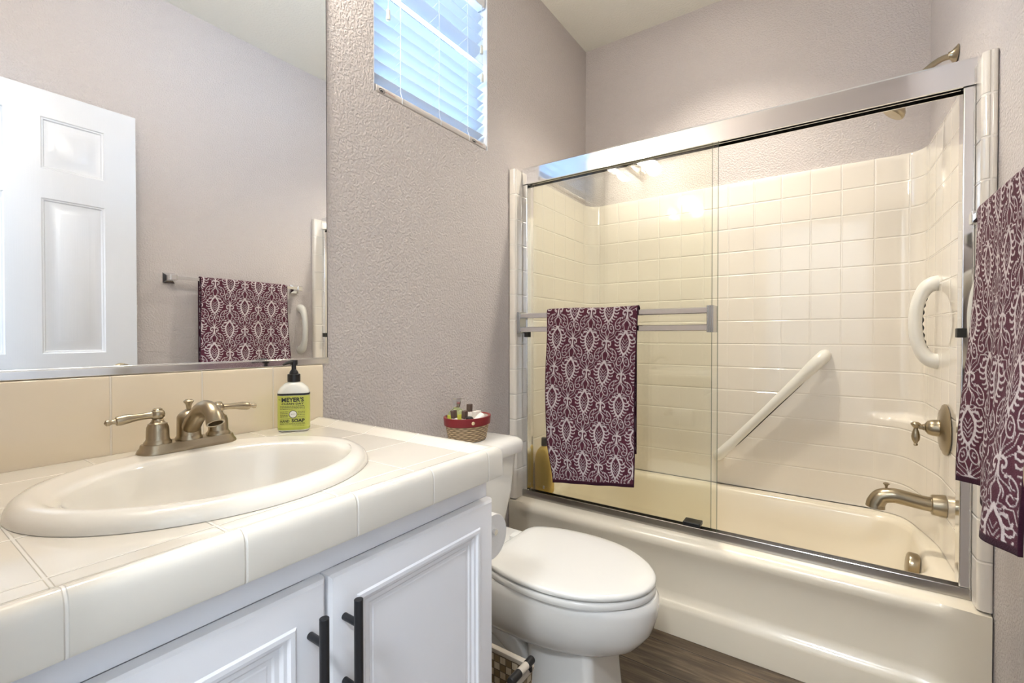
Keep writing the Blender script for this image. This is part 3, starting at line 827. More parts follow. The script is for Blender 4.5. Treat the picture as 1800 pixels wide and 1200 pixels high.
# ---------------------------------------------------------------- hand soap bottle
SX, SY, SZ = 0.079, 0.645, CT + 0.0008
so = empty('soap_bottle', (SX, SY, SZ), 'hand soap pump bottle with lime green label beside the faucet', 'soap bottle')
SA = math.radians(-38)                   # label turned towards the doorway
ca, sa = math.cos(SA), math.sin(SA)
def sl(a, b, z):                         # a: along the label, b: out of the label
    # label normal points to (+x,-y)
    nx, ny = math.cos(SA), math.sin(SA)
    tx, ty = -ny, nx
    return (SX + b * nx + a * tx, SY + b * ny + a * ty, SZ + z)
HW, HD = 0.0365, 0.0235
def bring(w, d, r, z): return [sl(x, y, z) for x, y, _ in rrect(0, 0, w, d, r, 0, 6)]
bb = B()
loft(bb, [bring(HW - 0.004, HD - 0.004, 0.014, 0.0), bring(HW - 0.0015, HD - 0.0015, 0.016, 0.0015), bring(HW, HD, 0.017, 0.005), bring(HW, HD, 0.017, 0.094), bring(HW - 0.001, HD - 0.0005, 0.0175, 0.100), bring(HW - 0.005, HD - 0.002, 0.018, 0.108), bring(HW - 0.012, HD - 0.004, 0.0185, 0.1145), bring(0.020, 0.0165, 0.0160, 0.1185), bring(0.0138, 0.0138, 0.0135, 0.1205), bring(0.0125, 0.0125, 0.0123, 0.126)])
bot = obj('bottle', bb, M['soap_clear'], so, angle=50)
lb = B()
loft(lb, [bring(HW + 0.0003, HD + 0.0003, 0.0172, 0.010), bring(HW + 0.0003, HD + 0.0003, 0.0172, 0.089)], True, False, False)
lab = obj('label', lb, M['label_green'], so, normals=False, label='lime green label')
l2 = B(); loft(l2, [bring(HW + 0.0004, HD + 0.0004, 0.0173, 0.0895), bring(HW + 0.0004, HD + 0.0004, 0.0173, 0.0945)], True, False, False)
obj('label_band', l2, M['ink'], so, normals=False, label='black band at the top of the label')
lq = B(); loft(lq, [bring(HW - 0.0012, HD - 0.0012, 0.0165, 0.0025), bring(HW + 0.0001, HD + 0.0001, 0.0171, 0.005), bring(HW + 0.0001, HD + 0.0001, 0.0171, 0.0102)], True, False, False)
obj('soap_foot', lq, M['soap_liquid'], so, label='lime soap showing below the label')
def ltext(t, z, h, w, m='ink', a=0.0, bold=0.0, nm='print'):
    bm = place_flat(text_bm(t, h, w, bold=bold), lambda x, y: sl(a + x, HD + 0.0008, z + y))
    obj(nm, bm, M[m], lab, normals=False)
ltext('MRS.', 0.0800, 0.0026, 0.0055, a=-0.0285)
ltext("MEYER'S", 0.0792, 0.0100, 0.0500, a=0.0005, bold=0.035)
ltext('CLEAN DAY', 0.0692, 0.0046, 0.0500, a=0.0005, bold=0.03)
def bars(rows_, nm='small_print'):
    bm = B(); rnd = random.Random(5)
    for a0, a1, z, h in rows_:
        x = a0
        while x < a1 - 0.001:
            w = min(rnd.uniform(0.002, 0.005), a1 - x)
            bm.faces.new([bm.verts.new(sl(p, HD + 0.0008, q)) for p, q in ((x, z), (x + w, z), (x + w, z + h), (x, z + h))]); x += w + 0.0009
    obj(nm, bm, M['ink'], lab, normals=False)
bars([(-0.028, 0.028, 0.0630, 0.0011), (-0.028, 0.028, 0.0592, 0.0014), (-0.028, 0.028, 0.0556, 0.0008),
      (-0.028, -0.010, 0.0490, 0.0012), (-0.028, -0.010, 0.0450, 0.0012), (-0.028, -0.010, 0.0410, 0.0012), (-0.028, -0.010, 0.0370, 0.0012),
      (0.012, 0.028, 0.0490, 0.0009), (0.012, 0.028, 0.0450, 0.0009), (0.012, 0.028, 0.0410, 0.0009), (0.012, 0.028, 0.0370, 0.0009)])
cr_ = B(); cw = B()
for k in range(32):
    a0, a1 = 2*PI*k/32, 2*PI*(k+1)/32
    f = lambda a, r, o: sl(0.001 + r*math.cos(a), HD + o, 0.0432 + r*math.sin(a))
    cr_.faces.new([cr_.verts.new(f(a, r, .0008)) for a, r in ((a0, .0082), (a1, .0082), (a1, .0095), (a0, .0095))])
    cw.faces.new([cw.verts.new(p) for p in (f(a0, .0082, .0007), f(a1, .0082, .0007), f(0, 0, .0007))])
obj('scent_ring', cr_, M['ink'], lab, normals=False); obj('scent_badge', cw, M['white_ink'], lab, normals=False)
ltext('LEMON', 0.0436, 0.0020, 0.0105, a=0.001)
ltext('HAND', 0.0268, 0.0064, 0.0205, a=-0.0175, bold=0.025)
ltext('SOAP', 0.0275, 0.0076, 0.0300, a=0.0125, bold=0.035)
ltext('MADE WITH OLIVE OIL & ALOE VERA', 0.0206, 0.0024, 0.0560, bold=0.006)
ltext('12.5 FL OZ (370 mL)', 0.0150, 0.0021, 0.0270, a=0.0130)
ru = B()
for z in (0.0325, 0.0180):
    ru.faces.new([ru.verts.new(sl(p, HD + 0.0008, q)) for p, q in ((-0.028, z), (0.029, z), (0.029, z + 0.0004), (-0.028, z + 0.0004))])
obj('label_rule', ru, M['ink'], lab, normals=False)
pm = B()
lathe(pm, [(0.0150, 0.122), (0.0150, 0.1400), (0.0138, 0.1412), (0.0105, 0.1415), (0.0105, 0.144), (0.0085, 0.1490), (0.0062, 0.1515), (0.0055, 0.153), (0.0052, 0.166)], (SX, SY, SZ), (0, 0, 1), 28)
pump = obj('pump_collar', pm, M['black'], so, angle=40)
ph = B()
d_ = Vector((0.30, -0.95, 0)).normalized()
lathe(ph, [(0.0085, 0.164), (0.0090, 0.166), (0.0090, 0.1745), (0.0082, 0.176), (0.0, 0.1765)], (SX, SY, SZ), (0, 0, 1), 24)
p0 = Vector((SX, SY, SZ + 0.1715))
tube(ph, [p0, p0 + d_*0.012 + Vector((0, 0, -0.0006)), p0 + d_*0.026 + Vector((0, 0, -0.0026)), p0 + d_*0.034 + Vector((0, 0, -0.0055))], [0.0062, 0.0056, 0.0042, 0.0034], 16, 0.75)
obj('pump_head', ph, M['black'], so, angle=40)

# ================================================================== TOILET
TY = 1.227
to = empty('toilet', (0.40, TY, 0), 'white two piece toilet with closed lid between vanity and bathtub', 'toilet')
def egg(hw, xb, xf, z, back=0.6, n_=64, xm=None):
    """egg outline, blunt at the tank"""
    pts = []
    xm = xm if xm is not None else xb + (xf - xb) * 0.48
    for k in range(n_):
        a = 2*PI*k/n_; c, s = math.cos(a), math.sin(a)
        if c >= 0:
            x = xm + (xf - xm) * c; y = hw * s
        else:
            p = back
            x = xm - (xm - xb) * abs(c) ** p; y = hw * math.copysign(abs(s) ** 0.92, s)
        pts.append((x, TY + y, z))
    return pts
bw = B()
loft(bw, [egg(0.075, 0.20, 0.60, 0.195), egg(0.115, 0.20, 0.690, 0.205), egg(0.140, 0.20, 0.735, 0.220), egg(0.160, 0.21, 0.772, 0.245), egg(0.174, 0.22, 0.800, 0.285), egg(0.180, 0.23, 0.812, 0.325), egg(0.182, 0.23, 0.816, 0.355), egg(0.181, 0.23, 0.815, 0.372), egg(0.176, 0.235, 0.809, 0.380)], True, True, True)
obj('bowl', bw, M['china'], to, angle=50)
# shelf that carries the tank
sf = B(); loft(sf, [rrect(0.175, TY, 0.13, 0.10, 0.04, 0.0), rrect(0.175, TY, 0.125, 0.10, 0.04, 0.20), rrect(0.17, TY, 0.14, 0.13, 0.04, 0.30), rrect(0.165, TY, 0.145, 0.15, 0.03, 0.360), rrect(0.165, TY, 0.145, 0.15, 0.03, 0.384)])
obj('tank_shelf', sf, M['china'], to, angle=50)
pd = B()
loft(pd, [rrect(0.573, TY, 0.113, 0.118, 0.03, 0.0), rrect(0.573, TY, 0.111, 0.116, 0.03, 0.012), rrect(0.570, TY, 0.106, 0.110, 0.028, 0.10), rrect(0.566, TY, 0.104, 0.106, 0.026, 0.20), rrect(0.562, TY, 0.104, 0.106, 0.026, 0.235)])
obj('pedestal', pd, M['china'], to, angle=50)
tw = B()
# lower foot and trapway bulge behind the pedestal
loft(tw, [rrect(0.33, TY, 0.20, 0.115, 0.06, 0.0), rrect(0.33, TY, 0.20, 0.115, 0.06, 0.045), rrect(0.33, TY, 0.195, 0.100, 0.06, 0.065), rrect(0.33, TY, 0.19, 0.078, 0.05, 0.10), rrect(0.33, TY, 0.19, 0.074, 0.05, 0.24)])
tp = smooth_path([(0.47, TY - 0.062, 0.060), (0.44, TY - 0.072, 0.13), (0.37, TY - 0.080, 0.190), (0.28, TY - 0.078, 0.215), (0.20, TY - 0.072, 0.19), (0.15, TY - 0.06, 0.10)], 6)
tube(tw, tp, 0.036, 20)
tp = [Vector((p.x, 2*TY - p.y, p.z)) for p in tp]; tube(tw, tp, 0.036, 20)
obj('trapway', tw, M['china'], to, angle=50)
def lidring(ins, z):
    pts = []
    prof = [(0.330, 0.0), (0.330, 0.095), (0.334, 0.118), (0.345, 0.140), (0.375, 0.160), (0.42, 0.176), (0.48, 0.187), (0.55, 0.190), (0.62, 0.182), (0.68, 0.162), (0.73, 0.131), (0.77, 0.093), (0.796, 0.050), (0.8055, 0.0)]
    full = prof + [(x, -w) for x, w in prof[-2:0:-1]]
    P = smooth_path([(x, w, 0) for x, w in full] + [(full[0][0], full[0][1], 0)], 4)[:-1]
    cx_ = 0.56
    for p in P:
        dx, dy = p.x - cx_, p.y; r = math.hypot(dx, dy); s = (r - ins) / r
        pts.append((cx_ + dx * s, TY + dy * s, z))
    return pts
se = B(); loft(se, [lidring(0.006, 0.3825), lidring(0.001, 0.385), lidring(0.0, 0.390), lidring(0.0, 0.3985), lidring(0.004, 0.4025), lidring(0.020, 0.4035)])
obj('seat', se, M['seat'], to, angle=50)
ld = B(); loft(ld, [lidring(0.012, 0.4055), lidring(0.003, 0.4065), lidring(0.0, 0.409), lidring(0.0, 0.4155), lidring(0.003, 0.4195), lidring(0.009, 0.4220), lidring(0.030, 0.4245), lidring(0.08, 0.4265)])
obj('lid', ld, M['seat'], to, angle=50)
for dy in (-0.07, 0.07):
    hi = B(); loft(hi, [rrect(0.318, TY + dy, 0.020, 0.022, 0.008, 0.3845), rrect(0.318, TY + dy, 0.020, 0.022, 0.008, 0.408), rrect(0.318, TY + dy, 0.016, 0.018, 0.007, 0.412)])
    obj('seat_hinge', hi, M['seat'], to)
tk = B()
loft(tk, [rrect(0.122, TY, 0.085, 0.150, 0.04, 0.3845), rrect(0.123, TY, 0.092, 0.170, 0.04, 0.41), rrect(0.127, TY, 0.102, 0.192, 0.04, 0.52), rrect(0.130, TY, 0.107, 0.205, 0.04, 0.6535)])
obj('tank', tk, M['china'], to, angle=50)
def lidt(gx, gy, z): 
    # front edge bows out a little
    pts = []
    for x, y, zz in rrect(0.132, TY, 0.122 + gx, 0.224 + gy, 0.03, z, 6):
        if x > 0.132: x += 0.014 * (1 - ((y - TY) / 0.24) ** 2) - 0.004
        pts.append((x, y, z))
    return pts
tl_ = B(); loft(tl_, [lidt(-0.012, -0.012, 0.6540), lidt(-0.002, -0.002, 0.657), lidt(0, 0, 0.662), lidt(0.001, 0.001, 0.688), lidt(-0.004, -0.004, 0.699), lidt(-0.016, -0.016, 0.7085), lidt(-0.045, -0.05, 0.7135), lidt(-0.07, -0.09, 0.7145)])
obj('tank_lid', tl_, M['china'], to, angle=50)

# basket on the tank with toiletries
BX0, BY0, BZ = 0.128, 1.262, 0.7155
bk = empty('small_basket', (BX0, BY0, BZ), 'small oval wicker basket with maroon leather rim on the toilet tank', 'basket')
def oring(rx, ry, z): return ellipse(BX0, BY0, rx, ry, z, 64)
wk = B()
lv = [(0.056, 0.074, 0.0), (0.059, 0.078, 0.004), (0.064, 0.083, 0.03), (0.069, 0.088, 0.06), (0.072, 0.091, 0.082)]
vr = loft(wk, [oring(a, b, BZ + h) for a, b, h in lv] + [oring(a - 0.006, b - 0.006, BZ + h) for a, b, h in lv[::-1][:-1]] + [oring(0.050, 0.068, BZ + 0.004)], True, True, True)
ul = wk.loops.layers.uv.new('UVMap')
for f in wk.faces:
    for lp in f.loops:
        a = math.atan2((lp.vert.co.y - BY0) / 1.35, lp.vert.co.x - BX0) / (2*PI) + 0.5
        lp[ul].uv = (a, (lp.vert.co.z - BZ) / 0.09)
    us = [lp[ul].uv.x for lp in f.loops]
    if max(us) - min(us) > 0.5:
        for lp in f.loops:
            if lp[ul].uv.x < 0.5: lp[ul].uv.x += 1
obj('wicker_body', wk, M['wicker'], bk, angle=50)
rm = B()
loft(rm, [oring(0.0705, 0.0895, BZ + 0.058), oring(0.0732, 0.0922, BZ + 0.057), oring(0.0755, 0.0945, BZ + 0.082), oring(0.0755, 0.0945, BZ + 0.0845), oring(0.0725, 0.0915, BZ + 0.0855), oring(0.0680, 0.0870, BZ + 0.0845), oring(0.0655, 0.0845, BZ + 0.0825)], True, False, False)
obj('leather_rim', rm, M['maroon'], bk, angle=40, label='maroon leather rim band')
st = B(); sd = Vector((0.80, -0.62, 0)).normalized()
q = Vector((BX0 + 0.0744 * 0.86, BY0 - 0.0934 * 0.50, BZ + 0.070))
lathe(st, [(0.0055, -0.002), (0.0058, 0.0015), (0.004, 0.003), (0.0, 0.0032)], q, sd, 20)
obj('stud', st, M['gold'], bk, label='pale round stud')
li = B(); loft(li, [oring(0.0655, 0.0845, BZ + 0.081), oring(0.0630, 0.0815, BZ + 0.055), oring(0.058, 0.076, BZ + 0.030), oring(0.050, 0.068, BZ + 0.027)], True, False, True)
obj('fabric_liner', li, M['liner'], bk, label='cream fabric liner')
zt0 = BZ + 0.0285
def item(name, label, cat, loc, group=None): return empty(name, loc, label, cat, group)
# perfume bottle
pf = item('perfume_bottle', 'clear perfume bottle with faceted silver cap standing in the small basket', 'perfume', (0.098, 1.236, zt0))
def pring(w, d, r, z): return rrect(0.098, 1.236, d, w, r, zt0 + z, 5)
g = B(); loft(g, [pring(0.030, 0.015, 0.006, 0.0), pring(0.032, 0.016, 0.007, 0.003), pring(0.033, 0.0165, 0.008, 0.055), pring(0.031, 0.015, 0.009, 0.068), pring(0.022, 0.012, 0.009, 0.078), pring(0.011, 0.0105, 0.0095, 0.083), pring(0.010, 0.010, 0.0095, 0.090)])
obj('glass', g, M['perfume_glass'], pf, angle=50)
g = B(); loft(g, [pring(0.0325, 0.0166, 0.007, 0.030), pring(0.0334, 0.0169, 0.008, 0.062)], True, True, True); obj('perfume_fill', g, M['perfume_juice'], pf, label='yellow green perfume')
g = B(); box(g, 0.098 + 0.0171, 0.098 + 0.0177, 1.236 - 0.024, 1.236 + 0.024, zt0 + 0.012, zt0 + 0.038); obj('front_label', g, M['coral'], pf, label='coral label')
g = B(); lathe(g, [(0.0125, 0.088), (0.0130, 0.090), (0.0190, 0.117), (0.0188, 0.1195), (0.0165, 0.1205), (0.0, 0.1205)], (0.098, 1.236, zt0), (0, 0, 1), 8)
obj('cap', g, M['alu'], pf, angle=15, label='faceted silver cap')
def vial(loc, lean, label, cap='brown_cap', tall=0.062):
    r = empty('small_bottle', loc, label, 'bottle', 'small bottles in the basket on the tank')
    ax = Vector(lean).normalized()
    b1 = B(); lathe(b1, [(0.0, 0.0), (0.0105, 0.0005), (0.0112, 0.002), (0.0112, tall * 0.62), (0.0085, tall * 0.68), (0.008, tall * 0.70)], loc, ax, 20); obj('bottle_body', b1, M['cream_tube'], r, angle=40)
    b2 = B(); 
    d, u, v = frame_of(ax); o = Vector(loc) + d * tall * 0.70
    rings = []
    for h, w in ((0, 0.0082), (0.0005, 0.0088), (0.026, 0.0088), (0.0275, 0.0080)):
        rings.append([o + d*h + u*(sx*w) + v*(sy*w*0.8) for sx, sy in ((1,1),(-1,1),(-1,-1),(1,-1))])
    loft(b2, rings); obj('bottle_cap', b2, M[cap], r, angle=20, bevel=0.001, label='smoky brown square cap')
vial((0.122, 1.206, zt0 + 0.012), (-0.05, -0.12, 1), 'small bottle with brown cap leaning at the vanity side of the basket')
vial((0.142, 1.226, zt0 + 0.010), (0.10, -0.05, 1), 'small bottle with brown cap in front of the perfume, behind the round black cap')
vial((0.105, 1.298, zt0 + 0.020), (0.02, 0.02, 1), 'small bottle with brown cap standing behind the white cream box')
cbx = item('cream_box', 'white upright cream carton in the small basket beside the perfume', 'box', (0.138, 1.301, zt0))
g = B(); box(g, 0.130, 0.146, 1.284, 1.318, zt0 + 0.004, zt0 + 0.068); obj('carton', g, M['cream_tube'], cbx, bevel=0.0015)
ctb = item('lotion_tube', 'pale lotion tube lying slanted across the front of the small basket', 'tube', (0.165, 1.262, zt0))
g = B(); tube(g, [(0.166, 1.248, zt0 + 0.026), (0.165, 1.262, zt0 + 0.034), (0.163, 1.284, zt0 + 0.047), (0.162, 1.300, zt0 + 0.055)], [0.0115, 0.0135, 0.0135, 0.012], 20); obj('tube_body', g, M['cream_tube'], ctb)
g = B(); box(g, 0.1715, 0.1775, 1.282, 1.300, zt0 + 0.036, zt0 + 0.050); obj('tube_print', g, M['brown_cap'], ctb, bevel=0.001)
jar = item('round_jar', 'small jar with round black cap at the front of the basket', 'jar', (0.168, 1.215, zt0))
g = B(); lathe(g, [(0.0, 0.0), (0.013, 0.001), (0.0135, 0.030), (0.010, 0.036), (0.009, 0.040)], (0.160, 1.226, zt0 + 0.002), (0.18, -0.05, 1), 24); obj('jar_body', g, M['cream_tube'], jar)
g = B(); lathe(g, [(0.0125, 0.040), (0.0130, 0.041), (0.0130, 0.056), (0.0115, 0.058), (0.0, 0.058)], (0.160, 1.226, zt0 + 0.002), (0.18, -0.05, 1), 24); obj('jar_cap', g, M['black'], jar, angle=40, label='black cap')

# toilet paper roll on the end of the vanity
tpz = 0.634
tp_ = empty('toilet_paper_holder', (0.50, VY1, tpz), 'chrome toilet paper holder on the end of the vanity', 'paper holder')
g = B(); lathe(g, [(0.022, 0.0), (0.022, 0.006), (0.012, 0.010), (0.008, 0.012), (0.008, 0.085)], (0.405, VY1, tpz), (0, 1, 0), 24); obj('arm', g, M['chrome'], tp_, angle=40)
g = B(); tube(g, [(0.566, 0.844, tpz), (0.42, 0.844, tpz)], 0.0065, 16); obj('rod', g, M['chrome'], tp_)
tr_ = B()
cyr, rr_ = 0.844, 0.050
lathe(tr_, [(0.019, 0.0), (rr_, 0.0), (rr_ + 0.001, 0.002), (rr_ + 0.001, 0.098), (rr_, 0.100), (0.019, 0.100)], (0.558, cyr, tpz - 0.0122), (-1, 0, 0), 48)
g = obj('toilet_paper_roll', tr_, M['paper'], None, angle=40)
tag(g, 'white toilet paper roll hanging beside the vanity end', 'toilet paper')

# woven bin on the floor between vanity and toilet
bi = empty('woven_bin', (0.475, 0.868, 0), 'brown and tan checker woven storage bin on the floor beside the toilet', 'bin')
g = B()
cxb, cyb, hxb, hyb = 0.475, 0.868, 0.140, 0.062
def br(d, z): return rrect(cxb, cyb, hxb + d, hyb + d, 0.012, z, 4)
loft(g, [br(-0.012, 0.0), br(-0.008, 0.006), br(0.0, 0.295), br(-0.002, 0.299), br(-0.007, 0.299), br(-0.009, 0.295), br(-0.018, 0.012)])
obj('woven_body', g, M['weave'], bi, angle=40)
g = B(); loft(g, [br(0.0012, 0.290), br(0.003, 0.293), br(0.003, 0.301), br(0.0, 0.3035), br(-0.008, 0.3035), br(-0.011, 0.301), br(-0.011, 0.293), br(-0.0094, 0.290)], True, False, False)
obj('rim_band', g, M['beige_wrap'], bi)
hx = cxb + hxb + 0.002
for (a, b, mt_) in ((0.826, 0.862, 'black'), (0.862, 0.892, 'beige_wrap'), (0.892, 0.916, 'black')):
    g = B(); tube(g, [(hx, a, 0.322), (hx, b, 0.322)], 0.0095 if mt_ == 'black' else 0.0088, 18)
    ho = obj('carry_handle', g, M[mt_], bi, bevel=0.002)
for y in (0.832, 0.908):
    g = B(); tube(g, [(hx, y, 0.298), (hx, y, 0.320)], 0.005, 10)
    obj('handle_post', g, M['black'], bi)

# ================================================================== TUB AND SURROUND
ZT = 0.357
tub = empty('bathtub', (0.77, 2.08, 0), 'cream white alcove bathtub with moulded apron behind the toilet', 'bathtub')
XL_, XRR = 0.003, 1.541
g = B()
# apron: section swept along x, panel recess fading out near the ends
xsn = [XL_] + [0.03, 0.05] + [0.05 + 1.36 * k / 40 for k in range(1, 41)] + [1.43, 1.45, 1.47, 1.485, 1.495, 1.502, 1.509, XRR]
rings = []
for x in xsn:
    r = sstep(0.02, 0.10, x) * (1 - sstep(1.40, 1.50, x))
    e_ = sstep(1.497, 1.512, x)          # end flange stands a little forward
    def yy(rec): return 1.692 + rec * r - 0.004 * e_ + 0.004
    # apron leans in lower down in the middle panel
    prof = [(1.835, ZT - 0.004), (1.815, ZT), (1.745, ZT), (1.722, ZT - 0.002), (yy(0.012), ZT - 0.008), (yy(0.004), ZT - 0.017), (yy(0.000), ZT - 0.030), (yy(0.003), ZT - 0.045), (yy(0.010), ZT - 0.060), (yy(0.018), ZT - 0.085), (yy(0.024), ZT - 0.130), (yy(0.026), 0.150), (yy(0.024), 0.132), (yy(0.012), 0.118), (yy(0.002), 0.106), (yy(0.0), 0.095), (yy(0.002), 0.0015), (1.76, 0.0015), (1.76, 0.20), (1.835, ZT - 0.06)]
    rings.append([(x, y, z) for y, z in prof])
loft(g, rings)
obj('apron', g, M['acryl'], tub, angle=40)
g = B()
cxt, cyt = 0.785, 2.124
def tr2(hx_, hy_, r, z, dx=0.0): return rrect(cxt + dx, cyt, hx_, hy_, r, z, 10)
loft(g, [tr2(0.752, 0.289 + 0.047, 0.01, ZT - 0.002), tr2(0.690, 0.300, 0.10, ZT - 0.001), tr2(0.672, 0.287, 0.12, ZT - 0.003), tr2(0.664, 0.279, 0.125, ZT - 0.010), tr2(0.658, 0.272, 0.13, ZT - 0.025), tr2(0.645, 0.262, 0.14, 0.24, 0.004), tr2(0.622, 0.245, 0.15, 0.13, 0.010), tr2(0.600, 0.225, 0.15, 0.085, 0.014), tr2(0.56, 0.19, 0.14, 0.062, 0.018), tr2(0.40, 0.10, 0.08, 0.056, 0.03)], True, False, True)
obj('basin', g, M['acryl'], tub, angle=50)

# surround: plan path (inner face) morphing from plain corner (upper) to swollen corner below a soap ledge
YI = 2.464; XLi = 0.038
def xr_in(y): return 1.513 - 0.020 * (y - 1.70) / (YI - 1.70)
def arc(cx_, cy_, r, a0, a1, n_): return [(cx_ + r*math.cos(a0 + (a1-a0)*k/n_), cy_ + r*math.sin(a0 + (a1-a0)*k/n_)) for k in range(n_ + 1)]
rc = 0.07
def plan(low):
    P = [(0.0022, 1.7020), (0.004, 1.6998), (0.008, 1.6990), (0.024, 1.6990)] + arc(0.024, 1.713, 0.014, -PI/2, 0, 8)[1:] + [(XLi, 1.745)]
    P += [(XLi, 1.745 + (YI - rc - 1.745) * k / 8) for k in range(1, 8)]
    P += arc(XLi + rc, YI - rc, rc, PI, PI/2, 12)
    xb = 1.30
    P += [(XLi + rc + (xb - XLi - rc) * k / 10, YI) for k in range(1, 11)]
    xe = xr_in(2.12)
    if not low:
        xc_ = xr_in(YI)
        Q = [(xb + (xc_ - rc - xb) * k / 8, YI) for k in range(1, 8)] + arc(xc_ - rc, YI - rc, rc, PI/2, 0, 12)
        Q += [(xr_in(y), y) for y in np.linspace(YI - rc, 2.12, 9)[1:]]
    else:
        Q = []
        ctl = smooth_path([(xb + 0.003, YI, 0), (1.335, YI - 0.003, 0), (1.352, YI - 0.016, 0), (1.39, YI - 0.026, 0), (1.425, YI - 0.050, 0), (1.452, YI - 0.105, 0), (1.475, YI - 0.20, 0), (1.491, YI - 0.27, 0), (xe - 0.0005, 2.14, 0)], 12)
        L_ = [0]
        for a, b in zip(ctl[:-1], ctl[1:]): L_.append(L_[-1] + (b - a).length)
        for k in range(1, 29):
            s = L_[-1] * k / 28
            i = min(max(j for j in range(len(L_)) if L_[j] <= s + 1e-9), len(ctl) - 2)
            t_ = (s - L_[i]) / max(L_[i+1] - L_[i], 1e-9); pnt = ctl[i].lerp(ctl[i+1], t_); Q.append((pnt.x, pnt.y))
        Q[-1] = (xe, 2.12)
    P += Q[:28]
    while len(P) < 0: pass
    P += [(xr_in(y), y) for y in np.linspace(2.12, 1.745, 9)[1:]]
    P += [(1.5130, 1.7145)] + arc(1.5280, 1.7140, 0.015, PI, 1.5*PI, 8)[1:] + [(1.537, 1.6990), (1.541, 1.6998), (1.5428, 1.7020)]
    return P
PU, PLo = plan(False), plan(True)
nP = min(len(PU), len(PLo)); assert len(PU) == len(PLo), (len(PU), len(PLo))
u_ = [0.0]
for a, b in zip(PU[:-1], PU[1:]): u_.append(u_[-1] + math.dist(a, b))
# make a joint fall on x = 0.887 of the back wall
i0 = next(i for i in range(nP) if abs(PU[i][1] - YI) < 1e-6 and PU[i][0] > 0.5)
uoff = u_[i0] + (0.887 - PU[i0][0])
g = B(); ul = g.loops.layers.uv.new('UVMap')
zl = [ZT + 0.0005, 0.372, 0.40, 0.46, 0.55, 0.65, 0.715, 0.735, 0.742, 0.748, 0.753, 0.758, 0.763, 0.768, 0.775, 0.79, 0.82, 0.95, 1.2, 1.5, 1.75, 1.80, 1.818, 1.823, 1.825]
ZTOP = 1.825
grid = []
for z in zl:
    w = 1 - sstep(0.738, 0.768, z)
    row = []
    for a, b in zip(PU, PLo):
        x = a[0] + (b[0] - a[0]) * w; y = a[1] + (b[1] - a[1]) * w
        if z > 1.82:                      # rolled top edge
            k = (z - 1.82) / 0.005 * 0.004
            if y > 1.72: x += (-k if x < 0.2 else (k if x > 1.4 else 0)); y += k if YI - y < 0.03 else 0
        # foot flares out into the tub rim
        row.append(g.verts.new((x, y, z)))
    grid.append(row)
top = []
for a in PU:
    x, y = a
    if y < 1.703: o_ = (x, y + 0.01)
    elif x < 0.0552: o_ = (0.0015, y)
    elif x > xr_in(YI) - 0.0145 and y < YI - 0.02:
        o_ = ((XR + (XRB - XR) * (y - YT) / (YB - YT)) - 0.0015, y)
    else: o_ = (x, YB - 0.0015)
    top.append(g.verts.new((*o_, ZTOP + 0.0005)))
grid.append(top)
for r0, r1, k in zip(grid[:-1], grid[1:], range(len(grid))):
    for i in range(nP - 1):
        f = g.faces.new((r0[i], r0[i+1], r1[i+1], r1[i]))
        for lp, (ii, rr) in zip(f.loops, ((i, r0), (i+1, r0), (i+1, r1), (i, r1))):
            lp[ul].uv = (u_[ii] - uoff + 20 * 0.1127, min(lp.vert.co.z, 1.8))
sur = obj('tub_surround', g, M['surround'], None, angle=50, origin=(0.77, 2.3, ZT), normals=True)
tag(sur, 'glossy white tile patterned shower surround on three walls above the tub', 'shower surround')

# ---------------------------------------------------------------- sliding shower door
sd_ = empty('sliding_shower_door', (0.77, 1.775, ZT), 'polished aluminium framed sliding glass shower door on the tub rim', 'shower door')
XJ0, XJ1 = 0.0395, 1.5115
g = B()
prh = [(1.7480, 1.764), (1.7480, 1.770), (1.7500, 1.8330), (1.7530, 1.8385), (1.8050, 1.8385), (1.8080, 1.835), (1.8080, 1.764), (1.803, 1.764), (1.803, 1.790), (1.785, 1.790), (1.785, 1.768), (1.781, 1.768), (1.781, 1.790), (1.756, 1.790), (1.756, 1.764)]
loft(g, [[(XJ0 + 0.0005, y, z) for y, z in prh], [(XJ1 + 0.0008, y, z) for y, z in prh]])
obj('header_rail', g, M['alu'], sd_, angle=20)
g = B()
prt = [(1.7500, ZT + 0.0006), (1.7506, ZT + 0.0295), (1.7512, ZT + 0.0305), (1.7545, ZT + 0.0305), (1.7550, ZT + 0.0100), (1.8060, ZT + 0.0100), (1.8065, ZT + 0.020), (1.8100, ZT + 0.020), (1.8100, ZT + 0.0006)]
loft(g, [[(XJ0 + 0.001, y, z) for y, z in prt], [(XJ1 - 0.0005, y, z) for y, z in prt]])
obj('bottom_track', g, M['alu_dark'], sd_, angle=20)
for xa, xb in ((XJ0 + 0.0005, XJ0 + 0.0250), (XJ1 - 0.0255, XJ1 - 0.0005)):
    g = boxes((xa, xb, 1.7525, 1.8060, ZT + 0.031, 1.7632))
    jb = obj('side_jamb', g, M['alu'], sd_, bevel=0.003)
    xin = xb + 0.004 if xa < 0.5 else xa - 0.004
    g = boxes((min(xin, xb if xa < .5 else xa) - (0.010 if xa < .5 else 0.006), max(xin, xa if xa > .5 else xb) + (0.006 if xa < .5 else 0.010), 1.742, 1.768, 1.078, 1.104))
    obj('bumper', g, M['rubber'], jb, bevel=0.002, label='black rubber bumper')
def panel(x0, x1, yc, nm='glass_panel'):
    g = boxes((x0, x1, yc - 0.003, yc + 0.003, ZT + 0.0115, 1.775))
    p = obj(nm, g, M['shower_glass'], sd_, label='pale green clear glass panel')
    ed = B()
    box(ed, x1 - 0.0001, x1 + 0.0011, yc - 0.0032, yc + 0.0032, ZT + 0.0115, 1.775)
    obj('glass_edge', ed, M['glass_edge'], p)
    return p
p1 = panel(0.067, 0.8585, 1.7685)
p2 = panel(0.070, 0.8340, 1.7930)
